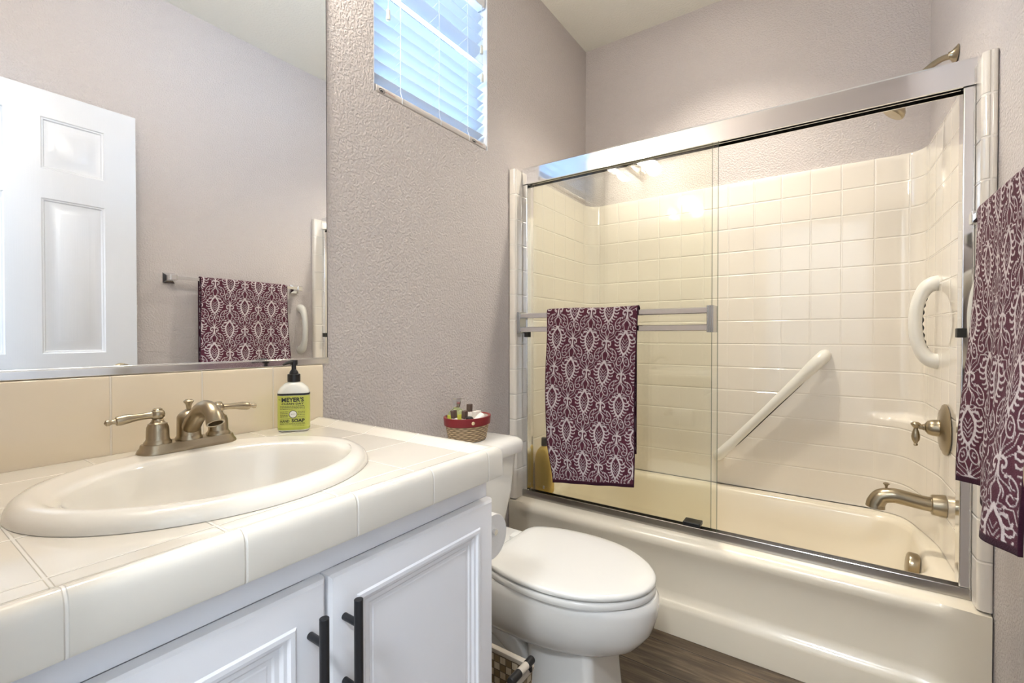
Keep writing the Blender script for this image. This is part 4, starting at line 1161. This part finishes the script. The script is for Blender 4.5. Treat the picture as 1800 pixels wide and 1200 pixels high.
g = boxes((0.745, 0.805, 1.752, 1.800, ZT + 0.0305, ZT + 0.045))
obj('guide_block', g, M['black'], sd_, bevel=0.002, label='black bottom guide')
# double towel bar on the outer panel
tb_ = []
for z in (1.172, 1.112):
    g = B(); loft(g, [[(x, y, zz) for y, zz in ((1.704, z - 0.011), (1.701, z - 0.008), (1.701, z + 0.008), (1.704, z + 0.011), (1.714, z + 0.011), (1.716, z + 0.008), (1.716, z - 0.008), (1.714, z - 0.011))] for x in (0.058, 0.838)])
    obj('towel_bar', g, M['alu'], p1, angle=20)
for xa, xb in ((0.044, 0.060), (0.836, 0.858)):
    g = B()
    box(g, xa, xb, 1.699, 1.7650, 1.096, 1.189)
    for k in range(3): box(g, xa + (xb - xa) * (k + 0.15) / 3, xa + (xb - xa) * (k + 0.75) / 3, 1.6965, 1.700, 1.096, 1.189)
    obj('bar_bracket', g, M['alu_dark'], p1, bevel=0.001)

# ---------------------------------------------------------------- fittings on the surround
XV = xr_in(2.06)
vt = empty('shower_valve', (XV, 2.055, 0.775), 'brushed nickel shower valve with round plate and small lever on the right', 'shower valve')
g = B(); lathe(g, [(0.083, 0.0005), (0.084, 0.004), (0.080, 0.008), (0.072, 0.010), (0.066, 0.014), (0.030, 0.017), (0.027, 0.019), (0.0, 0.019)], (XV, 2.055, 0.775), (-1, 0, 0), 56); obj('escutcheon', g, M['nickel'], vt, angle=40)
g = B(); lathe(g, [(0.027, 0.017), (0.0285, 0.020), (0.0275, 0.023), (0.0268, 0.030), (0.0262, 0.036), (0.0225, 0.046), (0.014, 0.052), (0.0105, 0.054), (0.0105, 0.058), (0.0085, 0.060), (0.0085, 0.066), (0.0, 0.067)], (XV, 2.055, 0.778), (-1, 0, 0), 40); hub = obj('valve_hub', g, M['nickel'], vt, angle=40)
g = B()
hp_ = Vector((XV - 0.076, 2.055, 0.782))
lathe(g, [(0.0, 0.012), (0.008, 0.011), (0.0135, 0.006), (0.0135, 0.002), (0.010, -0.003), (0.0062, -0.008), (0.0062, -0.012), (0.0090, -0.022), (0.0118, -0.037), (0.0105, -0.048), (0.0058, -0.058), (0.0045, -0.061), (0.0062, -0.064), (0.0055, -0.068), (0.0, -0.070)], hp_, (0, 0, 1), 24)
tube(g, [(XV - 0.062, 2.055, 0.778), hp_], [0.0085, 0.008], 16)
obj('lever', g, M['nickel'], hub, angle=50)

ZSP = 0.522; YS = 2.055; XS = xr_in(YS)
spt = empty('tub_spout', (XS, YS, ZSP), 'brushed nickel curved tub spout with diverter knob on the right tub wall', 'tub spout')
g = B()
pth = smooth_path([(XS - 0.001, YS, ZSP), (XS - 0.05, YS, ZSP + 0.001), (XS - 0.10, YS, ZSP + 0.008), (XS - 0.135, YS, ZSP + 0.011), (XS - 0.165, YS, ZSP + 0.002), (XS - 0.180, YS, ZSP - 0.022), (XS - 0.182, YS, ZSP - 0.035)], 7)
rd = lerp_list([0.024, 0.024, 0.0245, 0.025, 0.0255, 0.0265, 0.0275], 7)
pe = pth[-1]
pth2 = pth + [pe + Vector((0, 0, -0.003)), pe + Vector((0, 0, -0.003)), pe + Vector((0, 0, 0.01))]
rd2 = rd + [0.0278, 0.0225, 0.021]
rings = []
for i, p in enumerate(pth2):
    j = min(i, len(pth) - 1); d = (pth[min(j+1, len(pth)-1)] - pth[max(j-1, 0)]).normalized()
    u = Vector((0, 1, 0)); v = d.cross(u).normalized()
    rings.append([p + u*math.cos(2*PI*k/32)*rd2[i] + v*math.sin(2*PI*k/32)*rd2[i] for k in range(32)])
loft(g, rings)
obj('spout_body', g, M['nickel'], spt, angle=50)
g = B(); lathe(g, [(0.0365, 0.0003), (0.0365, 0.010), (0.0345, 0.022), (0.0325, 0.034), (0.0300, 0.036), (0.0245, 0.0365)], (XS, YS, ZSP), (-1, 0, 0), 40); obj('spout_collar', g, M['nickel'], spt, angle=40)
g = B(); lathe(g, [(0.0038, -0.004), (0.0038, 0.008), (0.0055, 0.013), (0.0095, 0.017), (0.0095, 0.019), (0.006, 0.021), (0.0, 0.0215)], (XS - 0.152, YS, ZSP + 0.031), (0, 0, 1), 20); obj('diverter_knob', g, M['nickel'], spt, angle=40)

OX = 1.424
ov = empty('tub_overflow_cover', (OX, 2.055, 0.312), 'round brushed nickel overflow cover low inside the tub end', 'overflow cover')
g = B(); lathe(g, [(0.038, -0.012), (0.041, -0.006), (0.041, 0.012), (0.039, 0.016), (0.034, 0.018), (0.0, 0.019)], (OX, 2.055, 0.306), (-1, 0, 0.12), 44); obj('cover', g, M['nickel'], ov, angle=40)
g = B(); lathe(g, [(0.0075, 0.0), (0.0075, 0.0193), (0.0, 0.0194)], (OX - 0.001, 2.062, 0.268), (-1, 0, 0.12), 16); obj('drain_notch', g, M['black'], ov)

# shower arm and head above the surround
YA = 2.098; XA = XR + (XRB - XR) * (YA - YT) / (YB - YT)
sh = empty('overhead_shower', (XA, YA, 2.012), 'brushed nickel shower head and arm above the door header on the right', 'shower head')
g = B(); lathe(g, [(0.030, 0.0005), (0.031, 0.003), (0.024, 0.008), (0.014, 0.016), (0.0105, 0.024)], (XA, YA, 2.012), (-1, 0, 0.1), 36); obj('wall_flange', g, M['nickel'], sh, angle=50)
ap_ = smooth_path([(XA - 0.003, YA, 2.010), (XA - 0.04, YA, 2.008), (XA - 0.080, YA, 1.982), (XA - 0.108, YA, 1.945), (XA - 0.125, YA, 1.908)], 6)
g = B(); tube(g, ap_, 0.0095, 18); obj('shower_arm', g, M['nickel'], sh)
hd_ = Vector((-0.80, 0, -1)).normalized(); hb_ = ap_[-1]
g = B(); lathe(g, [(0.0, -0.002), (0.013, 0.0), (0.0135, 0.016), (0.011, 0.019), (0.016, 0.026), (0.020, 0.034), (0.030, 0.044), (0.0345, 0.054), (0.0345, 0.062), (0.032, 0.065), (0.0, 0.066)], hb_, hd_, 36); obj('spray_head', g, M['nickel'], sh, angle=40)

# grab bars
def grab(name, pts, rad, label, mt='bar_plastic', sq=1.0, org=None):
    g = B(); tube(g, pts, rad, 22, sq)
    o = obj(name, g, M[mt], None, angle=60, origin=org)
    tag(o, label, 'grab bar'); return o
A = Vector((1.168, YI + 0.002, 1.000)); Bv = Vector((0.735, YI + 0.002, 0.492))
dr = (Bv - A).normalized(); Ln = (Bv - A).length; out = Vector((0, -1, 0))
pp = [A, A + out*0.022 + dr*0.004, A + out*0.042 + dr*0.022, A + out*0.050 + dr*0.06, A + out*0.050 + dr*0.16, A + out*0.050 + dr*Ln*0.5, A + out*0.050 + dr*(Ln-0.16), A + out*0.048 + dr*(Ln-0.06), A + out*0.038 + dr*(Ln-0.022), A + out*0.018 + dr*(Ln-0.004), Bv]
rr_ = [0.024, 0.026, 0.027, 0.0265, 0.0215, 0.0190, 0.0200, 0.023, 0.024, 0.024, 0.024]
gb_ = grab('grab_bar', smooth_path(pp, 5), lerp_list(rr_, 5), 'long white grab bar slanted across the back tub wall', org=A)
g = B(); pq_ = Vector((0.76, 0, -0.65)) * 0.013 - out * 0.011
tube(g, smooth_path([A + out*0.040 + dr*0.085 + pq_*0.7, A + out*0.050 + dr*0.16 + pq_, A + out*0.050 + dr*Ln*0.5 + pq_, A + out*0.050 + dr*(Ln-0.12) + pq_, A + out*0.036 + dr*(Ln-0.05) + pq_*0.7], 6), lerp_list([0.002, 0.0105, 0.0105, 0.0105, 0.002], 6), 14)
obj('underside_shade', g, M['dark'], gb_, label='dark strip painting the shade in the hollow underside')  # dark tube in place of the shade between bar and wall
# ring-like handle on the right surround wall
YG = 2.20; XG = xr_in(YG)
pts = []; rr_ = []
for k in range(41):
    a = -PI/2 + PI * k / 40
    x = XG + 0.004 - 0.064 * max(0.0, math.cos(a)) ** 0.8; z = 1.132 + 0.138 * math.sin(a)
    pts.append((x, YG, z)); rr_.append(0.0200 + 0.007 * abs(math.sin(a)) ** 6)
gr1 = grab('grab_rail', pts, rr_, 'curved white grab handle on the right shower wall above the valve', org=(XG, YG, 1.13))
g = B(); fp = []
for k in range(81):
    a = -1.15 + 2.30 * k / 80
    ins = 0.0185 + 0.0022 * math.sin(k * 0.78)
    fp.append((XG + 0.004 - 0.064 * max(0.0, math.cos(a)) ** 0.8 + ins * math.cos(a), YG - 0.004, 1.132 + (0.138 - ins) * math.sin(a)))
tube(g, fp, 0.0032, 8); obj('finger_groove', g, M['dark'], gr1, label='dark wavy finger grip line')
YG2 = 1.622; pts = []; rr_ = []
for k in range(41):
    a = -PI/2 + PI * k / 40
    x = XR + 0.006 - 0.060 * max(0.0, math.cos(a)) ** 0.75; z = 1.128 + 0.128 * math.sin(a)
    pts.append((x, YG2, z)); rr_.append(0.0165 + 0.009 * abs(math.sin(a)) ** 5)
gh = grab('grab_rail', pts, rr_, 'curved white grab handle on the wall between towel and tub tiles', org=(XR, YG2, 1.13))

# shampoo on the tub rim corner
sx_, sy_, sz_ = 0.0905, 1.862, ZT + 0.0015
shp = empty('shampoo_bottle', (sx_, sy_, sz_), 'yellow shampoo bottle with dark cap behind the glass on the tub corner', 'shampoo bottle')
def shr(w, d, z): return ellipse(sx_, sy_, w, d, sz_ + z, 48, 2.4)
g = B(); loft(g, [shr(0.042, 0.024, 0.0), shr(0.046, 0.027, 0.003), shr(0.048, 0.028, 0.010), shr(0.0485, 0.0285, 0.140), shr(0.047, 0.028, 0.155), shr(0.042, 0.026, 0.175), shr(0.033, 0.023, 0.192), shr(0.022, 0.018, 0.204), shr(0.0135, 0.0135, 0.211), shr(0.0125, 0.0125, 0.222)])
sbt = obj('bottle_body', g, M['shampoo'], shp, angle=50)
g = B(); lathe(g, [(0.0150, 0.213), (0.0155, 0.215), (0.0148, 0.247), (0.0132, 0.250), (0.0, 0.2505)], (sx_, sy_, sz_), (0, 0, 1), 28); obj('bottle_cap', g, M['black'], shp, angle=40, label='dark cap')
g = B()
for (xx, zz, ww, hh) in ((0.012, 0.020, 0.008, 0.014),):
    box(g, sx_ + xx - ww/2, sx_ + xx + ww/2, sy_ - 0.0292, sy_ - 0.0270, sz_ + zz, sz_ + zz + hh)
obj('printed_patch', g, M['cream_tube'], sbt, label='small pale printed patch')

# ================================================================== TOWELS
PX_, PY_ = 520, 850                       # pattern cell in drawing units; 1 unit = 0.2866 mm
def damask_tile(res=2.0):
    import numpy as np
    seg = []
    def pl(pts, w, mirror=True, ox=0, oy=0):
        for a, b in zip(pts[:-1], pts[1:]):
            seg.append((a[0]+ox, a[1]+oy, b[0]+ox, b[1]+oy, w))
            if mirror: seg.append((-a[0]+ox, a[1]+oy, -b[0]+ox, b[1]+oy, w))
    # medallion at (0,0)
    pl([(0,-165),(16,-128),(46,-88),(68,-34),(66,26),(50,78),(24,124),(0,152)], 19)
    for q in ([(34,-104),(58,-120),(88,-106),(92,-122)], [(56,-66),(92,-44),(122,-56),(132,-82)], [(68,-18),(104,0),(140,-16),(146,-38)], [(66,22),(98,42),(130,36),(134,22)], [(58,58),(84,84),(112,82)], [(44,90),(66,118),(88,118)], [(28,118),(44,150),(58,152)], [(5,140),(14,178)]):
        pl(q, 12)
    pl([(4,92),(38,44)], 8); pl([(4,56),(44,4)], 8); pl([(3,18),(40,-32)], 8); pl([(2,-22),(28,-66)], 7)
    # crown at (0,430)
    oy = 430
    pl([(0,-30),(16,-18),(42,-12),(62,8),(60,36),(40,46),(34,30)], 13, oy=oy)
    pl([(0,-40),(0,20),(4,60),(10,90)], 15, oy=oy)
    pl([(10,85),(30,108),(62,128),(92,146),(108,170)], 8, oy=oy)
    pl([(4,95),(20,128),(48,152),(62,182),(56,212)], 8, oy=oy)
    pl([(30,40),(34,66),(66,84),(72,70)], 8, oy=oy)
    # leaf scroll
    pl([(62,92),(96,84),(132,112),(156,152),(160,200),(144,240),(108,246),(84,224),(88,196),(112,186)], 10, oy=oy)
    pl([(96,84),(92,120),(112,150),(134,160)], 8, oy=oy)
    pl([(112,186),(126,204),(150,196)], 8, oy=oy)
    # bell and drop
    pl([(8,118),(34,150),(42,178),(30,214),(26,246),(10,270)], 9, oy=oy)
    # double outlines running to the neighbouring crown
    pl([(10,270),(40,282),(62,266),(96,268),(134,268),(146,300),(160,338),(196,366),(258,416)], 8, oy=oy)
    pl([(26,246),(60,250),(80,258)], 7, oy=oy)
    pl([(40,300),(74,296),(98,304),(108,340),(140,376),(190,402),(256,428)], 8, oy=oy)
    # buds
    th = np.linspace(0, 2*np.pi, 15); cx, cy = 214, 236
    el = [(cx + 40*np.cos(t)*0.9 - 22*np.sin(t)*0.9, cy + 62*np.sin(t) + 10*np.cos(t)) for t in th]
    pl(el, 10, oy=oy)
    pl([(200,214),(222,206),(230,236),(208,254),(204,236)], 8, oy=oy)
    pl([(232,292),(248,340),(260,410)], 9, oy=oy)
    pl([(160,262),(176,312),(232,350),(260,400)], 7, oy=oy)
    # small ovals over the medallion
    pl([(20,-166),(50,-178),(74,-158),(70,-130),(48,-122)], 5)
    seg = np.array(seg)
    nx, ny = int(PX_/res), int(PY_/res)
    X, Y = np.meshgrid((np.arange(nx)+.5)*res, (np.arange(ny)+.5)*res)
    best = np.zeros(X.shape)
    offs = [(i*PX_ + (PX_/2 if j % 2 else 0), j*PY_/2) for i in range(-2, 4) for j in range(-3, 5)]
    for x0, y0, x1, y1, w in seg:
        mx0, mx1 = min(x0,x1)-30, max(x0,x1)+30; my0, my1 = min(y0,y1)-30, max(y0,y1)+30
        dx, dy = x1-x0, y1-y0; l2 = dx*dx+dy*dy+1e-9
        for ox, oy2 in offs:
            a, b = int(max(0,(ox+mx0)/res)), int(min(nx,(ox+mx1)/res+1)); c, d = int(max(0,(oy2+my0)/res)), int(min(ny,(oy2+my1)/res+1))
            if a >= b or c >= d: continue
            xx = X[c:d,a:b]-ox; yy = Y[c:d,a:b]-oy2
            t = np.clip(((xx-x0)*dx+(yy-y0)*dy)/l2, 0, 1)
            ds = np.hypot(xx-x0-t*dx, yy-y0-t*dy) - w*0.62
            best[c:d,a:b] = np.maximum(best[c:d,a:b], np.clip(0.5 - ds/9.0, 0, 1) * (1.0 if w >= 12 else 0.90))
    return best
TILE = damask_tile()
def pat(u, v, rot=0.07, u0=0.0, v0=0.0):
    """pattern value at towel coordinates in metres"""
    k = 1/0.0002866
    a = (u*math.cos(rot) + v*math.sin(rot))*k + u0; b = (-u*math.sin(rot) + v*math.cos(rot))*k + v0
    ny, nx = TILE.shape
    return TILE[(np.floor(b/PY_*ny).astype(int)) % ny, (np.floor(a/PX_*nx).astype(int)) % nx]
def towel(name, label, posfn, width, length, hem_s, thick, nu, nv, u0, v0, back=0.0, rot=0.07, group=None):
    """posfn(u 0..1, s metres along the cloth) -> point; s from -back to length"""
    us = np.linspace(0, 1, nu); ss = np.linspace(-back, length, nv)
    verts = [tuple(posfn(u, s)) for s in ss for u in us]
    faces = [(j*nu+i, j*nu+i+1, (j+1)*nu+i+1, (j+1)*nu+i) for j in range(nv-1) for i in range(nu-1)]
    me = bpy.data.meshes.new(name); me.from_pydata(verts, [], faces)
    U, V = np.meshgrid(us*width, ss); U = U.ravel(); V = V.ravel()
    pv = pat(U, V, rot, u0, v0)
    hem = np.clip(np.maximum((V - (length-hem_s))/0.002, ((-back + hem_s) - V)/0.002), 0, 1)
    side = (np.minimum(U, width - U) < 0.0022).astype(float); hem = np.maximum(hem, side)
    pv = pv*(1-hem)
    col = np.stack([pv, hem, np.zeros_like(pv), np.ones_like(pv)], 1).astype(np.float32)
    at = me.attributes.new('pattern', 'FLOAT_COLOR', 'POINT'); at.data.foreach_set('color', col.ravel())
    uvl = me.uv_layers.new(name='UVMap')
    li = np.zeros(len(me.loops), dtype=np.int32); me.loops.foreach_get('vertex_index', li)
    uvl.data.foreach_set('uv', np.stack([U[li], V[li]], 1).astype(np.float32).ravel())
    for p in me.polygons: p.use_smooth = True
    me.materials.append(M['towel'])
    o = bpy.data.objects.new(name, me); C.objects.link(o)
    sm = o.modifiers.new('thickness', 'SOLIDIFY'); sm.thickness = thick; sm.offset = 0.0
    sm.use_even_offset = False
    tag(o, label, 'towel', group)
    return o
# towel over the shower door bar
BZT = 1.1835; BY_ = 1.7085; RB = 0.0115
def tow1(u, s):
    x0, x1 = 0.200, 0.592
    hang = max(0.0, s)
    xa = x0 + 0.034 * sstep(0.52, 0.72, hang) + 0.003*math.sin(hang*14); xb = x1 - 0.012 * (hang / 0.7) + 0.002*math.sin(hang*11 + 1)
    x = xa + (xb - xa) * u
    arc_ = PI * RB / 2
    wob = 0.0022*math.sin(u*9 + s*5) + 0.0018*math.sin(u*21 + s*3)
    if s < -arc_:
        return (x - 0.013 * sstep(0.005, 0.05, -s) , BY_ + RB + 0.002, BZT - (-s - arc_))
    if s < arc_:
        a = s / RB
        return (x, BY_ - RB*math.sin(a), BZT + RB*math.cos(a) + 0.002*math.sin(u*7))
    d = s - arc_
    sw = 0.012 * (1 - math.exp(-d/0.2))
    return (x, BY_ - RB - 0.0005 - sw * 0.4 - wob * sstep(0, 0.2, d), BZT - d - 0.027 * (1 - u) * sstep(0.2, 0.7, d) + 0.016 * u * sstep(0.2, 0.7, d))
towel('bath_towel', 'plum and white damask towel hanging over the shower door bar', tow1, 0.392, 0.706, 0.013, 0.006, 200, 440, 60, 0, back=0.57, rot=0.07, group=None)
# towel over the bar on the right wall
WBX, WBZ = 1.484, 1.372
def tow2(u, s):
    # u = 0 towards the tub (far), u = 1 towards the door (near)
    yf, yn = 1.496, 1.040
    y = yf + (yn - yf) * u
    RB2 = 0.013; arc_ = PI * RB2 / 2
    if s < -arc_: return (WBX + RB2 + 0.002, y, WBZ - (-s - arc_) )
    if s < arc_:
        a = s / RB2
        return (WBX - RB2*math.sin(a), y, WBZ + RB2*math.cos(a))
    d = s - arc_
    g = sstep(0.0, 0.65, d)
    # hangs away from the wall, near half swings out into a soft pleat
    x = WBX - RB2 - 0.018*g + 0.014*g*math.sin(u*6.5)*(1 if u < 0.50 else 0) - 0.032*g*g*sstep(0.50, 0.60, u) - 0.012*g*math.sin(u*15 + d*3)
    yy_ = y + 0.020*g*(1 - u) * sstep(0.1, 0.6, d) - 0.02*g*sstep(0.5, 1, u)
    z = WBZ - d + 0.010*g*math.sin(u*7)
    return (x, yy_, z)
towel('hand_towel', 'plum and white damask towel hanging from the chrome bar on the right wall', tow2, 0.46, 0.655, 0.013, 0.006, 230, 440, 200, 300, back=0.62, rot=-0.03)
twb = empty('towel_bar', (XR, 1.26, WBZ), 'chrome wall towel bar with square posts on the right wall', 'towel bar')
g = B(); box(g, WBX - 0.008, WBX + 0.008, 0.925, 1.580, WBZ - 0.008, WBZ + 0.008); obj('bar', g, M['chrome'], twb, bevel=0.001)
for y in (0.925, 1.580):
    g = B()
    def pq(x, h): return [(x, y - h, WBZ - h), (x, y + h, WBZ - h), (x, y + h, WBZ + h), (x, y - h, WBZ + h)]
    loft(g, [pq(XR - 0.0003, 0.026), pq(XR - 0.008, 0.026), pq(XR - 0.012, 0.022), pq(XR - 0.022, 0.013), pq(WBX + 0.018, 0.012), pq(WBX + 0.014, 0.0145), pq(WBX - 0.011, 0.0145), pq(WBX - 0.013, 0.0125)])
    obj('square_post', g, M['chrome'], twb, bevel=0.001, angle=20)
